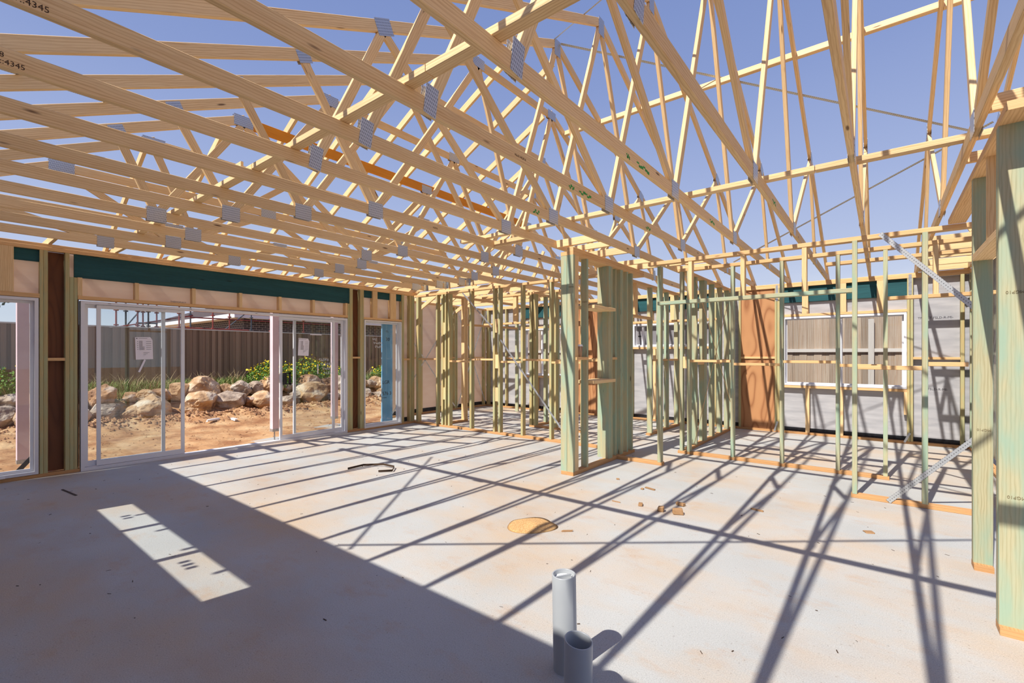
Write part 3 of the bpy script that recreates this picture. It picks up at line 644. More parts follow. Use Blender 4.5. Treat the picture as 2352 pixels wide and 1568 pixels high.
MB().box(-4.26, -4.2, YI-.01, YI+.02, 1.84, 1.87).obj('handle', 'black', w4)
awin(5, 'window in the far left room looking at the back fence', -7.46, -6.27, .905, 2.125, (-6.9,), 'glass')
# right return of the back wall
wr = empty('wall_right', (1.1, 8, 0)); tag(wr, 'treated timber return wall at far right behind the posts', 'wall', kind='structure')
for y in (9.86, 9.3, 8.7): stud('stud', 1.05, 1.14, y, y+.045, .04, P0, 'treated', wr)
alongy('top_plate', 1.05, 1.14, 6.0, 9.95, P0, P1, 'pine_plate', wr); alongy('bottom_plate', 1.05, 1.14, 6.0, 9.95, 0, .04, 'pine_dark', wr); alongy('noggin', 1.06, 1.13, 8.75, 9.3, 1.33, 1.37, 'pine_plate', wr); alongy('noggin', 1.06, 1.13, 9.345, 9.86, 2.1, 2.14, 'pine_plate', wr)
MB().box(1.145, 1.155, 6, 10.04, .1, P0).obj('building_wrap', 'wrap_silver', wr)
# left wall of the far rooms, one step further out
w7 = empty('wall_left_far', (-8.8, 8.3, 0)); tag(w7, 'outer left frame wall of the far rooms lined with pale wrap', 'wall', kind='structure')
X1, X0 = -8.78, -8.87
alongy('top_plate', X0, X1, 6.5, 9.95, P0, P1, 'pine_plate', w7); alongy('bottom_plate', X0, X1, 6.5, 9.95, 0, .04, 'pine_dark', w7)
for y in (6.9, 7.5, 7.56, 8.15, 8.7, 8.76, 9.3, 9.85): stud('stud', X0, X1, y, y+.045, .04, P0, 'treated_tan', w7)
for a, b_, z in ((6.945, 7.5, 1.35), (7.605, 8.15, 1.32), (8.195, 8.7, 1.35), (8.805, 9.3, 1.32), (9.345, 9.85, 1.35)): alongy('noggin', X0+.01, X1-.005, a, b_, z, z+.035, 'pine_plate', w7)
MB().box(X0-.012, X0-.004, 6.5, 10.04, .1, P0).obj('building_wrap', 'wrap_pale', w7); MB().box(X0-.013, X0-.001, 6.5, 10.04, .04, .13).obj('flashing', 'dpc', w7)
for (ya, za), (yb, zb_) in (((8.7, .1), (6.6, 2.6)), ((6.7, .1), (8.7, 2.6)), ((9.9, .1), (8.8, 2.6)), ((8.8, .1), (9.9, 2.6))):
    board('brace_strap', (X1+.002, ya, za), (X1+.002, yb, zb_), .0012, .03, 'galv', w7, (0, 1, 0))
alongx('top_plate', -8.87, -7.8, 6.51, 6.6, P0, P1, 'pine_plate', w7)
# near wall (behind the camera): solid, with a long slot window
wn = MB(); Y0, Y1 = -.46, -.36
SX0, SX1, SZ0, SZ1 = -5.96, -3.33, 1.655, 2.07
wn.box(-7.9, SX0, Y0, Y1, 0, 2.76).box(SX1, 3.4, Y0, Y1, 0, 2.76).box(SX0, SX1, Y0, Y1, 0, SZ0).box(SX0, SX1, Y0, Y1, SZ1, 2.76)
wn = wn.obj('wall_near', 'wrap_silver'); tag(wn, 'wrapped frame wall on the side of the camera', 'wall', kind='structure')
w6 = empty('window_6', (-4.6, -.4, SZ0)); tag(w6, 'long slot window behind the camera that throws the sun stripe', 'window', kind='structure')
f = ring(MB(), 'y', 0, SX0-.02, SX1+.02, SZ0-.02, SZ1+.02, .02, -.42, -.38)
for x in (-5.1, -4.2): f.box(x-.03, x+.03, -.42, -.39, SZ0, SZ1)
f.obj('frame', 'alu', w6); MB().box(SX0, SX1, -.403, -.398, SZ0, SZ1).obj('pane', 'glass', w6)
for x in (-4.05, -3.98, -3.91, -5.55, -5.47): MB().box(x-.02, x+.02, -.398, -.396, 1.80, 1.88).obj('shadow_sticker', 'paper', w6)  # unseen paper strips added to cast small shadows into the sun stripe

# ------------------------------------------------------------------ partition frames
IP0, IP1 = 2.655, 2.70
def frame(label, loc):
    t = empty('partition_frame', loc); tag(t, label, 'wall frame', 'interior partition frames'); return t
def px(t, y0, y1, xa, xb, zt=IP0, zb=True):
    alongx('top_plate', xa, xb, y0, y1, zt, zt+.045, 'pine_plate', t)
    if zb: alongx('bottom_plate', xa, xb, y0, y1, 0, .04, 'pine_dark', t)
def sx_(t, y0, y1, xc, w=.04, z0=.04, z1=IP0, mat='treated_tan', nm='stud'): return stud(nm, xc-w/2, xc+w/2, y0, y1, z0, z1, mat, t)
# far room wall (E)
fe = frame('long green-stud partition across the far left of the room, beyond the narrow window', (-5.5, 6.5, 0))
a, b_ = 6.5, 6.59; px(fe, a, b_, -7.78, -2.97)
for x, w in ((-7.68, .07), (-7.085, .04), (-6.925, .05), (-6.83, .035), (-6.735, .05), (-6.145, .05), (-5.56, .045), (-5.435, .045), (-4.92, .045), (-4.325, .045), (-3.73, .045), (-3.1, .045)): sx_(fe, a, b_, x, w)
for z in (.55, 1.15, 1.85): sx_(fe, a+.01, b_-.01, -6.88, .05, z, z+.24, 'pine', 'spacer_block')
for z in (.6, 1.2, 1.85): sx_(fe, a+.01, b_-.01, -5.497, .075, z, z+.25, 'pine', 'spacer_block')
for i, (x0, x1) in enumerate(((-7.64, -7.105), (-6.71, -6.17), (-6.12, -5.585), (-5.41, -4.945), (-4.895, -4.35), (-4.30, -3.755), (-3.705, -3.125))):
    z = 1.30 if i % 2 else 1.34; alongx('noggin', x0, x1, a+.002, b_-.002, z, z+.035, 'pine_plate', fe)
board('brace_strap', (-6.35, a-.002, 2.64), (-5.6, a-.002, 1.95), .0012, .03, 'galv', fe, (1, 0, 0)); board('brace_strap', (-5.4, a-.002, 1.72), (-4.0, a-.002, .12), .0012, .03, 'galv', fe, (1, 0, 0))
# side wall behind the stud cluster (F)
ff_ = frame('short partition with orange pine double stud behind the far room wall', (-6.85, 7, 0))
alongy('bottom_plate', -7.17, -7.08, 6.6, 7.42, 0, .04, 'pine_dark', ff_); alongy('top_plate', -7.17, -7.08, 6.6, 9.9, IP0, IP1, 'pine_plate', ff_)
for y in (7.30, 7.36): stud('stud', -7.17, -7.08, y, y+.05, .04, IP0, 'pine', ff_)
alongy('door_head', -7.17, -7.08, 7.41, 9.2, 2.08, 2.12, 'pine_plate', ff_); stud('stud', -7.17, -7.08, 9.2, 9.245, 0.04, IP0, 'treated', ff_)
# little wall further back (G)
fg = frame('small partition corner with doubled green studs seen left of the centre post', (-5.2, 7.65, 0))
a, b_ = 7.6, 7.69; px(fg, a, b_, -5.56, -4.3)
for x, w in ((-5.53, .06), (-5.43, .06), (-4.95, .045), (-4.5, .045)): sx_(fg, a, b_, x, w)
alongy('bottom_plate', -5.56, -5.47, 7.69, 8.6, 0, .04, 'pine_dark', fg); stud('stud', -5.56, -5.47, 8.1, 8.145, .04, IP0, 'treated', fg); stud('stud', -5.56, -5.47, 8.55, 8.595, .04, IP0, 'treated', fg)
for x0, x1 in ((-5.40, -4.97), (-4.93, -4.52)): alongx('noggin', x0, x1, a, b_, 1.32, 1.355, 'pine_plate', fg)
alongy('top_plate', -5.56, -5.47, 7.69, 9.9, IP0, IP1, 'pine_plate', fg)
# door head seen left of the doubled studs (far rooms)
fh = frame('door head frame with hanging pine cripple in the far left rooms', (-6.2, 8.0, 0))
alongx('door_head', -6.8, -5.6, 7.62, 7.69, 2.08, 2.12, 'pine_plate', fh); sx_(fh, 7.62, 7.69, -5.95, .09, 2.12, IP0, 'pine', 'cripple_stud'); alongx('top_plate', -6.84, -5.56, 7.6, 7.69, IP0, IP1, 'pine_plate', fh)
# centre wall (D): doubled post, shelf boards, stacked studs
fd = frame('tall centre partition starting with a doubled green front post and pine shelf boards', (-2.95, 5.6, 0))
alongy('bottom_plate', -2.97, -2.885, 4.83, 6.6, 0, .045, 'pine_dark', fd); alongx('bottom_plate', -3.055, -2.97, 4.83, 4.875, 0, .045, 'pine_dark', fd)
alongy('top_plate', -3.06, -2.885, 4.83, 6.95, 2.645, 2.69, 'pine_plate', fd); alongy('top_plate', -2.97, -2.885, 4.83, 6.95, 2.69, 2.735, 'pine_plate', fd)
stud('post', -3.062, -2.976, 4.832, 4.875, .045, 2.645, 'treated', fd); stud('post', -2.972, -2.885, 4.83, 4.875, .045, 2.645, 'treated', fd)
stud('stud', -2.95, -2.889, 4.877, 4.965, .045, 2.645, 'pine', fd); stud('stud', -2.97, -2.885, 5.16, 5.20, .045, 2.645, 'treated', fd)
for y, dx in ((5.79, 0), (5.835, 0), (6.02, 0), (6.12, 0), (6.165, 0), (6.33, 0), (6.5, 0)): stud('stud', -2.985 if y < 5.8 else -2.975, -2.885 if y != 6.02 else -2.915, y - (.03 if y < 5.8 else 0), y+.04, .045, 2.645, 'treated', fd)
stud('stud', -3.075, -2.99, 5.79, 5.835, .045, 2.645, 'treated', fd)
for z in (1.085, 2.03): alongy('shelf_board', -3.06, -2.80, 5.2, 5.79, z, z+.04, 'pine', fd)
alongy('noggin', -2.97, -2.86, 4.875, 5.16, 1.385, 1.42, 'pine_plate', fd); alongy('noggin', -2.97, -2.89, 5.875, 6.02, 1.38, 1.415, 'pine_plate', fd)
text('stencil', 'MGP10', .024, (-2.95, 4.829, 2.25), (PI/2, 0, 0), 'stamp_faint', fd); text('stencil', 'MGP10', .024, (-2.95, 5.159, 2.1), (PI/2, 0, 0), 'stamp_faint', fd); text('stencil', 'MGP10', .024, (-2.95, 5.789, 2.1), (PI/2, 0, 0), 'stamp_faint', fd)
# opening frame (jog): short left plate, pale green lintel, hanging cripples, right end with straps
fj = frame('wide opening frame with pale green lintel and steel strap braces at right', (-.8, 5.95, 0))
a, b_ = 5.90, 5.99
alongx('top_plate', -2.40, .66, a, b_, 2.605, 2.65, 'pine_plate', fj); alongx('bottom_plate', -2.92, -2.25, 6.0, 6.09, 0, .04, 'pine_dark', fj); alongx('bottom_plate', -.245, .66, a-.03, b_-.03, 0, .04, 'pine_dark', fj)
stud('stud', -2.31, -2.265, 6.0, 6.09, .04, 2.605, 'treated', fj)
for x in (-.215, .322): sx_(fj, a-.03, b_-.03, x, .042, .04, 2.605, 'treated')
alongx('lintel_beam', -2.265, -.236, a-.01, b_-.02, 2.085, 2.13, 'treated', fj)
for x in (-1.86, -1.265, -.655): sx_(fj, a+.005, b_, x, .045, 2.13, 2.605, 'pine', 'cripple_stud')
alongx('noggin', -.19, .30, a, b_-.04, 1.30, 1.34, 'pine_plate', fj); alongx('noggin', .345, .62, a, b_-.04, 1.34, 1.38, 'pine_plate', fj)
for p0, p1 in (((-.01, a-.034, 2.64), (.68, a-.034, 1.84)), ((.05, a-.034, .015), (.66, a-.034, .70))):
    me = strap('tmp', p0, p1, (0, -1, 0), 'x', .045); me.name = 'brace_strap'; del me['label']; del me['category']; w_ = me.location.copy(); me.parent = fj; me.location = w_ - ploc(fj)
# wall A with corner and partition B behind it
fa = frame('middle partition with doubled green corner studs in front of the plywood panel', (-1.2, 7, 0))
a, b_ = 6.93, 7.02; px(fa, a, b_, -2.36, .07, 2.665)
for x, w in ((-2.31, .045), (-2.205, .045), (-1.615, .042), (-1.02, .042), (-.42, .042), (.035, .042)): sx_(fa, a, b_, x, w, .04, 2.665, 'treated')
sx_(fa, a+.01, b_-.01, -2.257, .06, 1.25, 1.42, 'pine', 'spacer_block')
for i, (x0, x1) in enumerate(((-2.18, -1.64), (-1.595, -1.04), (-1.0, -.44), (-.40, .014))):
    z = 1.34 if i % 2 == 0 else 1.30; alongx('noggin', x0, x1, a+.002, b_-.002, z, z+.036, 'pine_plate', fa)
alongx('top_plate', .07, 1.0, 6.93, 7.02, 2.665, 2.71, 'pine_plate', fa); alongx('door_head', .058, 1.0, 6.93, 7.02, 2.08, 2.12, 'pine_plate', fa); sx_(fa, 6.935, 7.02, .47, .045, 2.12, 2.665, 'pine', 'cripple_stud')
alongx('top_plate', -.6, 1.0, 7.7, 7.79, 2.665, 2.71, 'pine_plate', fa)
fb = frame('deep green-stud partition running back to the plywood panel', (-2.3, 8.4, 0))
alongy('bottom_plate', -2.36, -2.27, 7.02, 9.95, 0, .04, 'pine_dark', fb); alongy('top_plate', -2.36, -2.27, 7.02, 9.95, 2.665, 2.71, 'pine_plate', fb)
for y in (7.55, 7.95, 8.0, 8.05, 8.5, 9.0, 9.5, 9.85): stud('stud', -2.36, -2.27, y, y+.04, .04, 2.665, 'treated', fb)
for i, (y0, y1) in enumerate(((7.02, 7.55), (7.59, 7.95), (8.09, 8.5), (8.54, 9.0), (9.04, 9.5))): alongy('noggin', -2.355, -2.275, y0, y1, 1.33 - .04*(i % 2), 1.365-.04*(i % 2), 'pine_plate', fb)
for (ya, za), (yb, zb_) in (((7.5, 2.6), (9.6, .55)), ((7.4, .06), (9.4, 2.4))): board('brace_strap', (-2.268, ya, za), (-2.268, yb, zb_), .0012, .025, 'pine', fb, (0, 1, 0))
board('top_packer', (-2.3, 8.6, 2.72), (-2.3, 8.9, 2.72), .09, .035, 'pine', fb)
fc = frame('far partition of green studs in front of the grey high window', (-3.28, 9, 0))
alongy('bottom_plate', -3.33, -3.24, 8.1, 9.95, 0, .04, 'pine_dark', fc); alongy('top_plate', -3.33, -3.24, 6.6, 9.95, IP0, IP1, 'pine_plate', fc)
for y in (8.15, 8.6, 8.98, 9.55): stud('stud', -3.33, -3.24, y, y+.045, .04, IP0, 'treated', fc)
for y0, y1 in ((8.195, 8.6), (8.645, 8.98), (9.025, 9.55)): alongy('noggin', -3.325, -3.245, y0, y1, 1.33, 1.365, 'pine_plate', fc)
alongy('door_head', -3.33, -3.24, 6.95, 8.15, 2.08, 2.12, 'pine_plate', fc)
stud('cripple_stud', -3.33, -3.24, 7.5, 7.545, 2.12, IP0, 'pine', fc)
alongx('noggin', -4.3, -2.4, 9.3, 9.36, 2.1, 2.14, 'pine_plate', fc)
# right-hand doorway (big posts)
fp = frame('big green doorway frame at the right edge with two tall posts', (.53, 4, 0))
for y in (3.50, 3.535): stud('post', .48, .62, y, y+.034, .04, 2.645, 'treated', fp)
for y in (4.44, 4.475): stud('post', .488, .585, y, y+.034, .04, 2.645, 'treated', fp)
stud('cripple_stud', .50, .575, 4.0, 4.04, 2.13, 2.645, 'pine', fp)
alongy('door_head', .485, .585, 3.57, 4.44, 2.085, 2.13, 'pine', fp); alongy('top_plate', .48, .60, 3.3, 5.87, 2.645, 2.69, 'pine_plate', fp)
alongy('bottom_plate', .48, .62, 3.462, 3.575, 0, .04, 'pine_dark', fp); alongy('bottom_plate', .488, .585, 4.4, 4.52, 0, .04, 'pine_dark', fp)
for p in ((.575, 3.499, 1.78), (.58, 3.499, .72), (.575, 4.439, .95)): text('stencil', 'MGP10', .023, p, (PI/2, PI, 0), 'stamp_faint', fp)
cap = MB().box(.47, .62, 3.48, 3.5, 0, .045)
# coffee cup standing on the noggin beside the front post
cx_, cy_ = -2.895, 4.99
cup = empty('coffee_cup', (cx_, cy_, 1.42)); tag(cup, 'brown takeaway coffee cup with white lid on a noggin behind the front post', 'cup')
MB().tube((cx_, cy_, 1.42), (cx_, cy_, 1.55), .03, 20, .042).obj('body', 'cup', cup, smooth=True); MB().tube((cx_, cy_, 1.55), (cx_, cy_, 1.558), .045, 20, .045).tube((cx_, cy_, 1.558), (cx_, cy_, 1.573), .041, 20, .037).obj('lid', 'white', cup)

# ------------------------------------------------------------------ floor pipes
def lathe(prof, n=32):
    vs, fs = [], []
    for i in range(n):
        t = 2*PI*i/n; vs += [(r_*math.cos(t), r_*math.sin(t), z) for r_, z in prof]
    m_ = len(prof)
    for i in range(n):
        for j in range(m_-1): a = i*m_+j; b_ = ((i+1) % n)*m_+j; fs.append((a, b_, b_+1, a+1))
    me = bpy.data.meshes.new('lathe'); me.from_pydata(vs, [], fs); me.shade_smooth(); return me
t = empty('floor_pipe', (-1.147, 1.85, 0)); tag(t, 'taller grey plastic floor pipe with white screw plug', 'pipe'); t.rotation_euler = (.02, -.005, 0)
link('pipe', lathe([(.055, 0), (.055, .438), (.0535, .44), (.049, .44), (.048, .438), (.048, .3)]), 'pvc', t)
p_ = link('plug', lathe([(0, .415), (.044, .415), (.0475, .42), (.0475, .40)]), 'pvc_cap', t)
q = MB().box(-.0042, .0042, -.04, .036, .413, .435).mesh('key'); q = link('plug_bar', q, 'pvc', p_); q.rotation_euler = (0, 0, -.55)
t = empty('floor_pipe', (-.985, 1.685, 0)); tag(t, 'shorter open grey plastic floor pipe in front of the capped one', 'pipe'); t.rotation_euler = (0, .015, 0)
me = lathe([(.0585, 0), (.0585, .272), (.0575, .274), (.054, .274), (.053, .272), (.053, .05)])
for v in me.vertices:
    if v.co.z > .26: v.co.z += -.35*v.co.x*.35 - .12*v.co.y*0
link('pipe', me, 'pvc', t)

# ------------------------------------------------------------------ things lying on the slab
def disp(me, amt, sc, seed):
    for v in me.vertices: v.co += v.normal*amt*noise.noise(v.co*sc + Vector((seed, seed*2, 0)))
bm = bmesh.new(); bmesh.ops.create_cone(bm, cap_ends=True, segments=40, radius1=.2, radius2=.02, depth=.045); bmesh.ops.subdivide_edges(bm, edges=bm.edges[:], cuts=4, use_grid_fill=True)
for v in bm.verts:
    v.co.z = max(v.co.z+.0225, 0); v.co.z *= .62+.4*noise.noise(v.co*9); r_ = 1+.25*noise.noise(Vector((v.co.x*5, v.co.y*5, 2))); v.co.x *= r_; v.co.y *= r_*1.05
me = bpy.data.meshes.new('sawdust_pile'); bm.to_mesh(me); bm.free(); me.shade_smooth(); o = link('sawdust_pile', me, 'sawdust', None, (-2.33, 3.22, 0)); tag(o, 'low heap of golden sawdust on the open slab', 'sawdust')
def lump(name, loc, dims, rz, mat, label, cat, seed, group=None):
    bm = bmesh.new(); bmesh.ops.create_cube(bm, size=1); bmesh.ops.bevel(bm, geom=bm.edges[:], offset=.09, segments=1, affect='EDGES')
    for v in bm.verts:
        n3 = noise.noise_vector(v.co*2+Vector((seed*3.1, seed, 0)))*.16; v.co += n3; v.co.x *= dims[0]; v.co.y *= dims[1]; v.co.z *= dims[2]
    z0 = min(v.co.z for v in bm.verts)
    for v in bm.verts: v.co.z -= z0
    me = bpy.data.meshes.new(name); bm.to_mesh(me); bm.free(); me.uv_layers.new(name='UVMap')
    o = link(name, me, mat, None, loc); o.rotation_euler = (0, 0, rz); tag(o, label, cat, group); return o
for i, (x, y, d, rz, lab) in enumerate((
    (-1.455, 4.27, (.085, .05, .05), .5, 'chunky grey-sided wood offcut nearest the roof shadow crossing'), (-1.60, 4.25, (.05, .05, .045), .2, 'small dark cube of wood offcut left of the chunky one'),
    (-1.515, 4.53, (.085, .04, .03), -.2, 'curved brown offcut on the far side of the offcut group'), (-1.82, 4.30, (.04, .07, .02), .4, 'flat pale offcut at the left of the offcut group'),
    (-1.96, 4.88, (.12, .03, .012), -.3, 'long pale splinter lying beyond the offcut group'), (-2.02, 4.82, (.03, .03, .012), 0, 'tiny dark chip beside the long pale splinter'),
    (-2.40, 5.02, (.035, .02, .015), .3, 'tiny dark chip on the slab before the doubled post'), (-.91, 4.83, (.11, .025, .012), -.2, 'thin brown splinter in a truss shadow right of the offcuts'),
    (-2.02, 3.29, (.09, .012, .012), .7, 'thin wood sliver right of the sawdust heap'), (-2.05, 4.25, (.09, .01, .008), 0, 'very thin sliver lying left of the offcut group'),
    (-.08, 4.80, (.07, .06, .006), .5, 'pale square chip on the open slab at right'))):
    lump('wood_offcut', (x, y, 0), d, rz, 'offcut', lab, 'offcut', i, 'wood offcuts on the slab')
o = board('floor_twig', (-6.9, .95, .003), (-6.5, 1.0, .003), .02, .004, 'stamp'); tag(o, 'thin dark twig on the shaded slab near the left window', 'twig')  # thin dark board laid down as a twig
for i, (p0, p1, lab) in enumerate((((-5.27, 3.35), (-5.22, 3.56), 'left leg of a bent packing strap lying on stained slab'),)):
    pts = [(-5.27, 3.34, .004), (-5.26, 3.56, .012), (-5.06, 3.72, .02), (-4.86, 3.74, .016), (-4.74, 3.62, .008), (-4.86, 3.50, .004)]
    cu = bpy.data.curves.new('packing_strap', 'CURVE'); cu.dimensions = '3D'; sp_ = cu.splines.new('POLY'); sp_.points.add(len(pts)-1)
    for q_, p in zip(sp_.points, pts): q_.co = (p[0]+5.0, p[1]-3.5, p[2], 1)
    cu.extrude = .012; cu.bevel_depth = .0012; o = bpy.data.objects.new('packing_strap', cu); COL.objects.link(o); me = bpy.data.meshes.new_from_object(o); bpy.data.objects.remove(o); o = link('packing_strap', me, 'stamp', None, (-5, 3.5, .012)); tag(o, 'bent dark packing strap lying on the stained slab before the door', 'strap')
rnd = random.Random(4); mb = MB()
for i in range(190):
    x, y = rnd.uniform(-7.5, .4), rnd.uniform(.3, 6.4); a = rnd.uniform(0, PI); l_ = rnd.uniform(.002, .014); w = rnd.uniform(.001, .003)
    c_, s_ = math.cos(a), math.sin(a); k_ = len(mb.v); h = w
    for z in (0.0005, h):
        for u, v in ((-l_, -w), (l_, -w), (l_, w), (-l_, w)): mb.v.append((x+u*c_-v*s_, y+u*s_+v*c_, z))
    for f in ((3, 2, 1, 0), (4, 5, 6, 7), (0, 1, 5, 4), (1, 2, 6, 5), (2, 3, 7, 6), (3, 0, 4, 7)): mb.f.append(tuple(k_+q_ for q_ in f)); mb.uv += [(0, 0)]*4
o = mb.obj('crumbs', 'stamp'); tag(o, 'fine dark wood crumbs scattered over the slab', 'crumbs', kind='stuff')

# ------------------------------------------------------------------ outside: porch posts, boulders, weeds, fence, neighbour
for i, (x, y, lab) in enumerate(((-8.9, .845, 'pink primed porch post outside the left window'), (-8.9, 4.11, 'pink primed porch post standing in the open doorway gap'), (-9.6, 5.75, 'pink primed porch post seen through the right door panel'))):
    t = empty('porch_post', (x, y, -.15)); tag(t, lab, 'post', 'pink porch posts')
    board('post', (x, y, .03), (x, y, 2.66), .115, .115, 'pink', t, (0, 1, 0)); MB().tube((x, y, -.16), (x, y, .03), .012, 8).obj('stirrup_rod', 'rod', t); MB().box(x-.06, x+.06, y-.06, y+.06, .02, .07).obj('stirrup', 'galv', t)
    lump('footing', (x, y, -.19), (.55, .6, .05), .3, 'slab', 'rough concrete footing under the ' + lab.split(' standing')[0].split(' outside')[0].split(' seen')[0] + [' by the left window', ' in the doorway gap', ' beyond the right panel'][i], 'footing', i+20)
t = empty('tool_blade', (-8.2, .93, .05)); board('blade', (-8.25, .72, .0), (-8.2, .93, .28), .004, .05, 'scaf_grey', t, (0, 1, 0)); tag(t, 'dark steel off-cut leaning outside the left window', 'steel strip')
tb = empty('wrapped_board', (-8.0, 5.97, 0)); tag(tb, 'light blue printed foam board standing outside the narrow window', 'board')
MB().box(-8.01, -7.985, 5.84, 6.10, -.14, 2.3).obj('sheet', 'blueboard', tb)
for s, sz, z in (('30', .10, 1.73), ('LGR', .10, .85), ('576 3', .10, .62), ('insulation', .028, .56), ('TS', .06, 1.9)): text('printed_text', s, sz, (-7.984, 5.845 if len(s) > 2 else 5.93, z), (PI/2, 0, PI/2), 'ink', tb)
def rock(loc, r_, sq, seed, mat, label):
    rd = random.Random(seed); bm = bmesh.new(); bmesh.ops.create_icosphere(bm, subdivisions=4, radius=1)
    planes = [(Vector((rd.gauss(0, 1), rd.gauss(0, 1), rd.gauss(0, .8))).normalized(), rd.uniform(.62, .86)) for _ in range(11)]
    for v in bm.verts:
        for n_, d_ in planes:
            e = v.co.dot(n_) - d_
            if e > 0: v.co -= n_*e
        v.co += v.co.normalized()*(.07*noise.noise(v.co*2.4+Vector((seed, 0, 0))) + .05*noise.noise(v.co*6+Vector((0, seed, 0))) + .035*noise.noise(v.co*13+Vector((0, seed, 3))))
        v.co = Vector((v.co.x*sq[0]*r_, v.co.y*sq[1]*r_, v.co.z*sq[2]*r_))
    me = bpy.data.meshes.new('boulder'); bm.to_mesh(me); bm.free(); o = link('boulder', me, mat, None, loc); o.rotation_euler = (rd.uniform(-.2, .2), rd.uniform(-.2, .2), rd.uniform(0, 6)); tag(o, label, 'boulder', 'boulders of the garden wall'); return o
rd = random.Random(11); nf = nb = 0
y = .6; col = {'rock_tan': 'tan', 'rock_grey': 'grey', 'rock_brown': 'brown'}
while y < 12.2:
    big = rd.random(); r_ = .2 + .27*big**1.5; nf += 1; mt = rd.choice(['rock_tan', 'rock_grey', 'rock_brown', 'rock_grey']); x = -14.0 + rd.uniform(-.15, .15) + .05*(y-6 > 0)
    rock((x, y, gz(x, y)+r_*.42), r_, (rd.uniform(.9, 1.25), rd.uniform(.95, 1.4), rd.uniform(.7, .95)), 100+nf, mt, f'{"large" if r_ > .37 else "medium-sized"} {col[mt]} boulder, {nth(nf)} from the left in the front row of the rock wall')
    y += r_*1.6
y = .3
while y < 12.4:
    r_ = .18 + .2*rd.random(); nb += 1; mt = rd.choice(['rock_tan', 'rock_tan', 'rock_grey', 'rock_brown']); x = -14.55 + rd.uniform(-.12, .12)
    rock((x, y, .30+r_*.5), r_, (1.1, rd.uniform(.9, 1.35), rd.uniform(.75, 1.05)), 200+nb, mt, f'{"bigger" if r_ > .28 else "small"} {col[mt]} boulder, {nth(nb)} from the left in the rear row of the rock wall')
    y += r_*1.6
mb = MB(); rd = random.Random(5)
def pebble(mb, x, y, z, s):
    k_ = len(mb.v)
    for dx, dy, dz in ((1, 0, 0), (-1, 0, 0), (0, 1, 0), (0, -1, 0), (0, 0, .8), (0, 0, -.5)): mb.v.append((x+dx*s*rd.uniform(.7, 1.3), y+dy*s*rd.uniform(.7, 1.3), z+dz*s*rd.uniform(.6, 1.1)))
    for f in ((0, 2, 4), (2, 1, 4), (1, 3, 4), (3, 0, 4), (2, 0, 5), (1, 2, 5), (3, 1, 5), (0, 3, 5)): mb.f.append(tuple(k_+i for i in f)); mb.uv += [(0, 0)]*3
for i in range(4200):
    x = -12.95 + rd.gauss(0, .45); y = rd.uniform(-.5, 12.5); pebble(mb, x, y, gz(x, y), abs(rd.gauss(.018, .02))+.006)
for i in range(160):
    x = -12.95 + rd.gauss(0, .4); y = rd.uniform(-.5, 12.5); pebble(mb, x, y, gz(x, y), rd.uniform(.04, .085))
for i in range(900):
    x = rd.uniform(-12.5, -9); y = rd.uniform(-.5, 12); pebble(mb, x, y, gz(x, y), rd.uniform(.006, .025))
o = mb.obj('rubble', 'rubble'); tag(o, 'loose brown stones and clods along the foot of the boulders', 'rubble', kind='stuff')
# grass and dry stalks
def blades(n_, x0, x1, y0, y1, h0, h1, lean, w, seed, zf):
    rd = random.Random(seed); mb = MB()
    for i in range(n_):
        x, y = rd.uniform(x0, x1), rd.uniform(y0, y1); 
        if noise.noise(Vector((x*1.1, y*.8, seed))) < -.25: continue
        h = rd.uniform(h0, h1); a = rd.uniform(0, 2*PI); z = zf(x, y)-.02; lx, ly = lean*h*math.cos(a), lean*h*math.sin(a); px_, py_ = -math.sin(a)*w, math.cos(a)*w
        k_ = len(mb.v); mb.v += [(x-px_, y-py_, z), (x+px_, y+py_, z), (x+px_*.7+lx*.4, y+py_*.7+ly*.4, z+h*.6), (x-px_*.7+lx*.4, y-py_*.7+ly*.4, z+h*.6), (x+lx, y+ly, z+h)]
        mb.f += [(k_, k_+1, k_+2, k_+3), (k_+3, k_+2, k_+4)]; mb.uv += [(0, 0)]*7
    return mb
o = blades(15000, -16.2, -14.6, -1, 13.5, .12, .36, .75, .009, 2, gz).obj('grass', 'grass'); tag(o, 'green weedy grass between the boulders and the fence', 'grass', kind='stuff')
o = blades(2200, -16.2, -14.5, -1, 13.5, .2, .6, .8, .006, 6, gz).obj('dry_grass', 'dry'); tag(o, 'straw-coloured dry grass stalks before the fence', 'grass', kind='stuff')
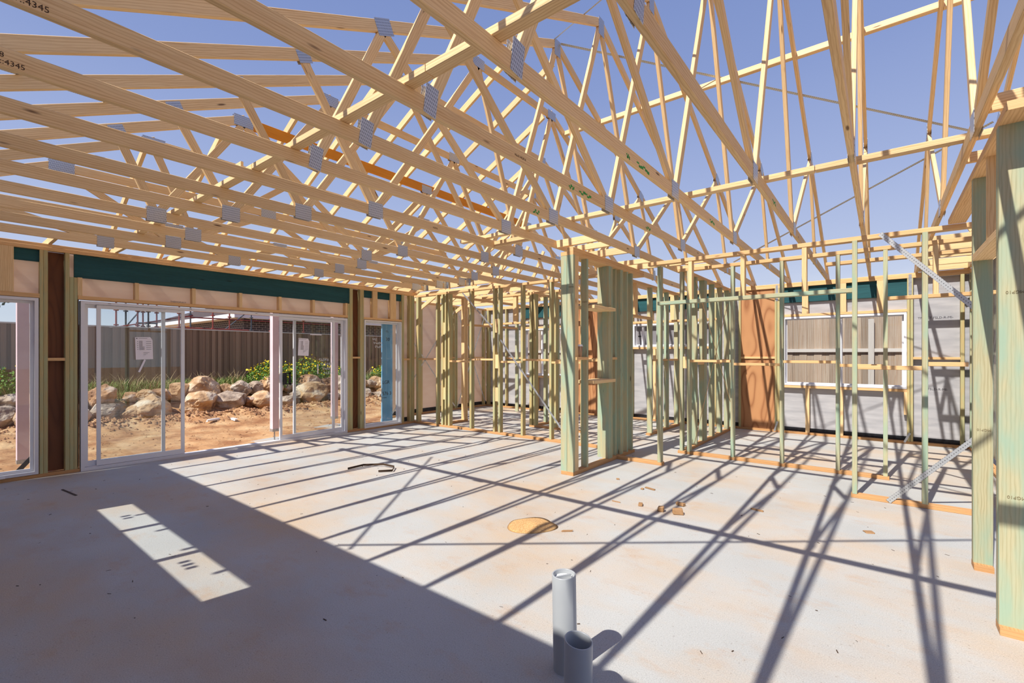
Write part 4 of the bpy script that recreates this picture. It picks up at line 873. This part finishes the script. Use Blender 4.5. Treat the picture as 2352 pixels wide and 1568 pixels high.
def bush(x, y, r_, h, nl, nfl, seed, label):
    rd = random.Random(seed); z0 = gz(x, y); t = empty('flowering_weed', (x, y, z0)); tag(t, label, 'flowering weed', 'yellow flowering weeds by the fence')
    st_ = MB(); lf = MB(); fw = MB()
    for i in range(14):
        a = rd.uniform(0, 6.28); q_ = rd.uniform(.2, 1); st_.tube((x, y, z0-.03), (x+r_*q_*math.cos(a), y+r_*q_*math.sin(a), z0+h*rd.uniform(.6, 1)), .006, 5, .003)
    for i in range(nl):
        a = rd.uniform(0, 6.28); q_ = math.sqrt(rd.random())*r_; zz = z0 + h*rd.uniform(.05, .95)*(1-.5*(q_/r_)**2); c = Vector((x+q_*math.cos(a), y+q_*math.sin(a), zz)); u = Vector((rd.gauss(0, 1), rd.gauss(0, 1), rd.gauss(0, .6))).normalized(); v = u.orthogonal(); s = rd.uniform(.02, .05)
        lf.poly([c-u*s, c+v*s*.4, c+u*s, c-v*s*.4])
    for i in range(nfl):
        a = rd.uniform(0, 6.28); q_ = math.sqrt(rd.random())*r_; c = Vector((x+q_*math.cos(a), y+q_*math.sin(a), z0+h*rd.uniform(.5, 1.08)*(1-.4*(q_/r_)**2))); u = Vector((rd.gauss(0, 1), rd.gauss(0, 1), 1)).normalized(); v = u.orthogonal().normalized(); w_ = u.cross(v); s = rd.uniform(.022, .036)
        fw.poly([c+v*s*math.cos(j*1.047)+w_*s*math.sin(j*1.047) for j in range(6)])
    st_.obj('stems', 'leafy', t); lf.obj('leaves', 'leafy', t)['kind'] = 'stuff'; fw.obj('flowers', 'flower', t)['kind'] = 'stuff'
bush(-15.0, 6.9, .75, .85, 2200, 260, 1, 'broad yellow-flowered weed just left of the doorway porch post'); bush(-15.1, 8.1, .7, .95, 1900, 190, 2, 'tall yellow-flowered weed right behind the doorway porch post')
bush(-15.1, 9.5, .55, .7, 1200, 110, 3, 'yellow-flowered weed seen through the right door panel'); bush(-15.0, 11.3, .7, .75, 1500, 130, 4, 'yellow-flowered weed seen through the narrow window'); bush(-15.2, .9, .8, .8, 1700, 40, 5, 'green weed clump outside the left window')
# fences
def fence_y(name, label, x, y0, y1, zt, zb_):
    rd = random.Random(17); t = empty(name, (x, (y0+y1)/2, zb_)); tag(t, label, 'fence'); mb = MB(); y = y0; i = 0
    vs = []
    while y < y1:
        w = .098; dx = .024 if i % 2 else 0; h = zt + rd.uniform(-.008, .008)
        mb.box(x+dx, x+dx+.013, y, y+w*(1 if i % 2 else 1.15), zb_, h); y += w*.88; i += 1
    # grain runs up the palings
    me = mb.mesh('palings', ploc(t)); u = me.uv_layers[0].data
    for li, lp in enumerate(me.loops):
        c = me.vertices[lp.vertex_index].co; u[li].uv = (c.z, c.y*1.0+c.x*3+math.floor((c.y+50)/.0862)*.7)
    link('palings', me, 'fence_yard', t)
    MB().box(x-.03, x+.045, y0, y1, zt, zt+.035).obj('capping', 'fence_grey', t)
    return t
fence_y('paling_fence', 'long weathered paling fence along the far side of the yard', -16.5, -12, 12.9, 2.2, .3)
def fence_x(name, label, y, x0, x1, zt, zb_):
    rd = random.Random(23); t = empty(name, ((x0+x1)/2, y, zb_)); tag(t, label, 'fence'); mb = MB(); x = x0; i = 0
    while x < x1:
        w = .15; mb.box(x, x+w-.004, y+.014*(i % 2), y+.012+.014*(i % 2), zb_, zt+rd.uniform(-.01, .01)); x += w*.93; i += 1
    me = mb.mesh('palings', ploc(t)); u = me.uv_layers[0].data
    for li, lp in enumerate(me.loops):
        c = me.vertices[lp.vertex_index].co; u[li].uv = (c.z, c.x+c.y*3+math.floor((c.x+50)/.1395)*.7)
    link('palings', me, 'fence', t)
    for z in (.35, 1.5):
        alongx('rail', x0, x1, y-.05, y-.001, z, z+.075, 'fence_grey', t)
    for x in [x0+2.4*j for j in range(int((x1-x0)/2.4)+1)]: stud('post', x-.05, x+.05, y-.08, y-.052, zb_, zt-.05, 'fence_grey', t)
    return t
fence_x('paling_fence', 'grey-brown paling fence close behind the far wall windows', 12.3, -14.57, 6, 2.24, -.2)
fence_x('paling_fence', 'short return of paling fence meeting the yard fence at right', 13.2, -16.45, -14.7, 2.1, .0)
# neighbour's house and its scaffold
nh = empty('neighbour_house', (-22, 10, 0)); tag(nh, 'dark brick neighbour house with pale gutter beyond the yard fence', 'house')
MB().box(-28.6, -22, 8.85, 26, 0, 3.05).obj('brick_wall', 'brick', nh); MB().box(-36, -28.6, 8.9, 26, 0, 3.02).obj('eave_wall', 'eave', nh)
MB().box(-36.5, -21.45, 8.25, 8.37, 3.02, 3.2).box(-21.57, -21.45, 8.37, 26, 3.02, 3.2).box(-36.5, -21.57, 8.37, 8.9, 3.03, 3.05).box(-22, -21.57, 8.37, 26, 3.03, 3.05).obj('gutter', 'gutter', nh)
MB().poly([(-21.5, 8.3, 3.2), (-21.5, 26, 3.2), (-27.5, 26, 5.4), (-27.5, 14.3, 5.4)]).poly([(-21.5, 8.3, 3.2), (-27.5, 14.3, 5.4), (-36, 14.3, 5.4), (-36, 8.3, 3.2)]).obj('roof', 'roof', nh)
sf = empty('scaffold', (-21, 6.5, 0)); tag(sf, 'red and dark tube scaffold standing before the neighbour house', 'scaffold')
ysc = [4.1, 4.42, 4.68, 4.9, 4.98, 5.3, 5.9, 6.35, 7.0, 7.7, 8.4, 9.3, 10.6, 12.2]
for i, y in enumerate(ysc):
    x = -20.2 - .3*(i % 2); m_ = 'scaf_red' if i % 3 != 1 else 'scaf_grey'; mb = MB().tube((x, y, .2), (x, y, 4.6), .026, 8)
    for z in (2.45, 2.95, 3.4): mb.tube((x, y, z-.02), (x, y, z+.02), .07, 8)
    mb.obj('standard', m_, sf)
for z, y0, y1, m_ in ((2.38, 4.1, 5.3, 'scaf_grey'), (2.62, 4.1, 6.4, 'scaf_red'), (2.56, 4.68, 5.3, 'scaf_grey'), (2.85, 6.3, 12.2, 'scaf_red'), (3.1, 5.9, 12.2, 'scaf_red'), (2.45, 5.9, 8.4, 'scaf_red')): MB().tube((-20.4, y0, z-.25 if y0 < 5 and z > 2.6 else z), (-20.4, y1, z + (.3 if y0 < 5 and z > 2.6 else 0)), .024, 8).obj('ledger', m_, sf)
for p0, p1 in (((-20.6, 4.3, 2.2), (-20.6, 4.9, 3.1)), ((-20.6, 7.3, 2.2), (-20.6, 8.4, 3.2)), ((-20.4, 6.2, 2.2), (-20.4, 6.0, 3.0))): MB().tube(p0, p1, .024, 8).obj('brace', 'scaf_grey', sf)
# tree behind the fence at left
def tree(x, y, z, r_, seed, label):
    rd = random.Random(seed); t = empty('garden_tree', (x, y, 0)); tag(t, label, 'tree'); MB().tube((x, y, 0), (x, y, z), .16, 10, .08).obj('trunk', 'bark', t); lf = MB()
    for i in range(5200):
        u = Vector((rd.gauss(0, 1), rd.gauss(0, 1), rd.gauss(0, .8))); u = u.normalized()*(rd.random()**.4)
        if noise.noise(u*2.2+Vector((seed, 0, 0))) < -.12: continue
        c = Vector((x, y, z)) + Vector((u.x*r_, u.y*r_, u.z*r_*.8)); a = Vector((rd.gauss(0, 1), rd.gauss(0, 1), rd.gauss(0, 1))).normalized(); b_ = a.orthogonal(); s = rd.uniform(.06, .13)
        lf.poly([c-a*s, c+b_*s*.5, c+a*s, c-b_*s*.5])
    lf.obj('foliage', 'tree', t)
tree(-20.5, -.3, 3.6, 2.1, 3, 'leafy green tree above the fence outside the left window')
for i, (x, y, l_) in enumerate(((-12.1, 4.2, .35), (-12.0, 4.6, .3))):
    lump('plastic_scrap', (x, y, gz(x, y)+.01), (.06, l_, .05), .5+i, 'plastic_scrap', ['white plastic scrap on the dirt in front of the boulders, the left one', 'white plastic scrap on the dirt in front of the boulders, the right one'][i], 'scrap', 50+i)
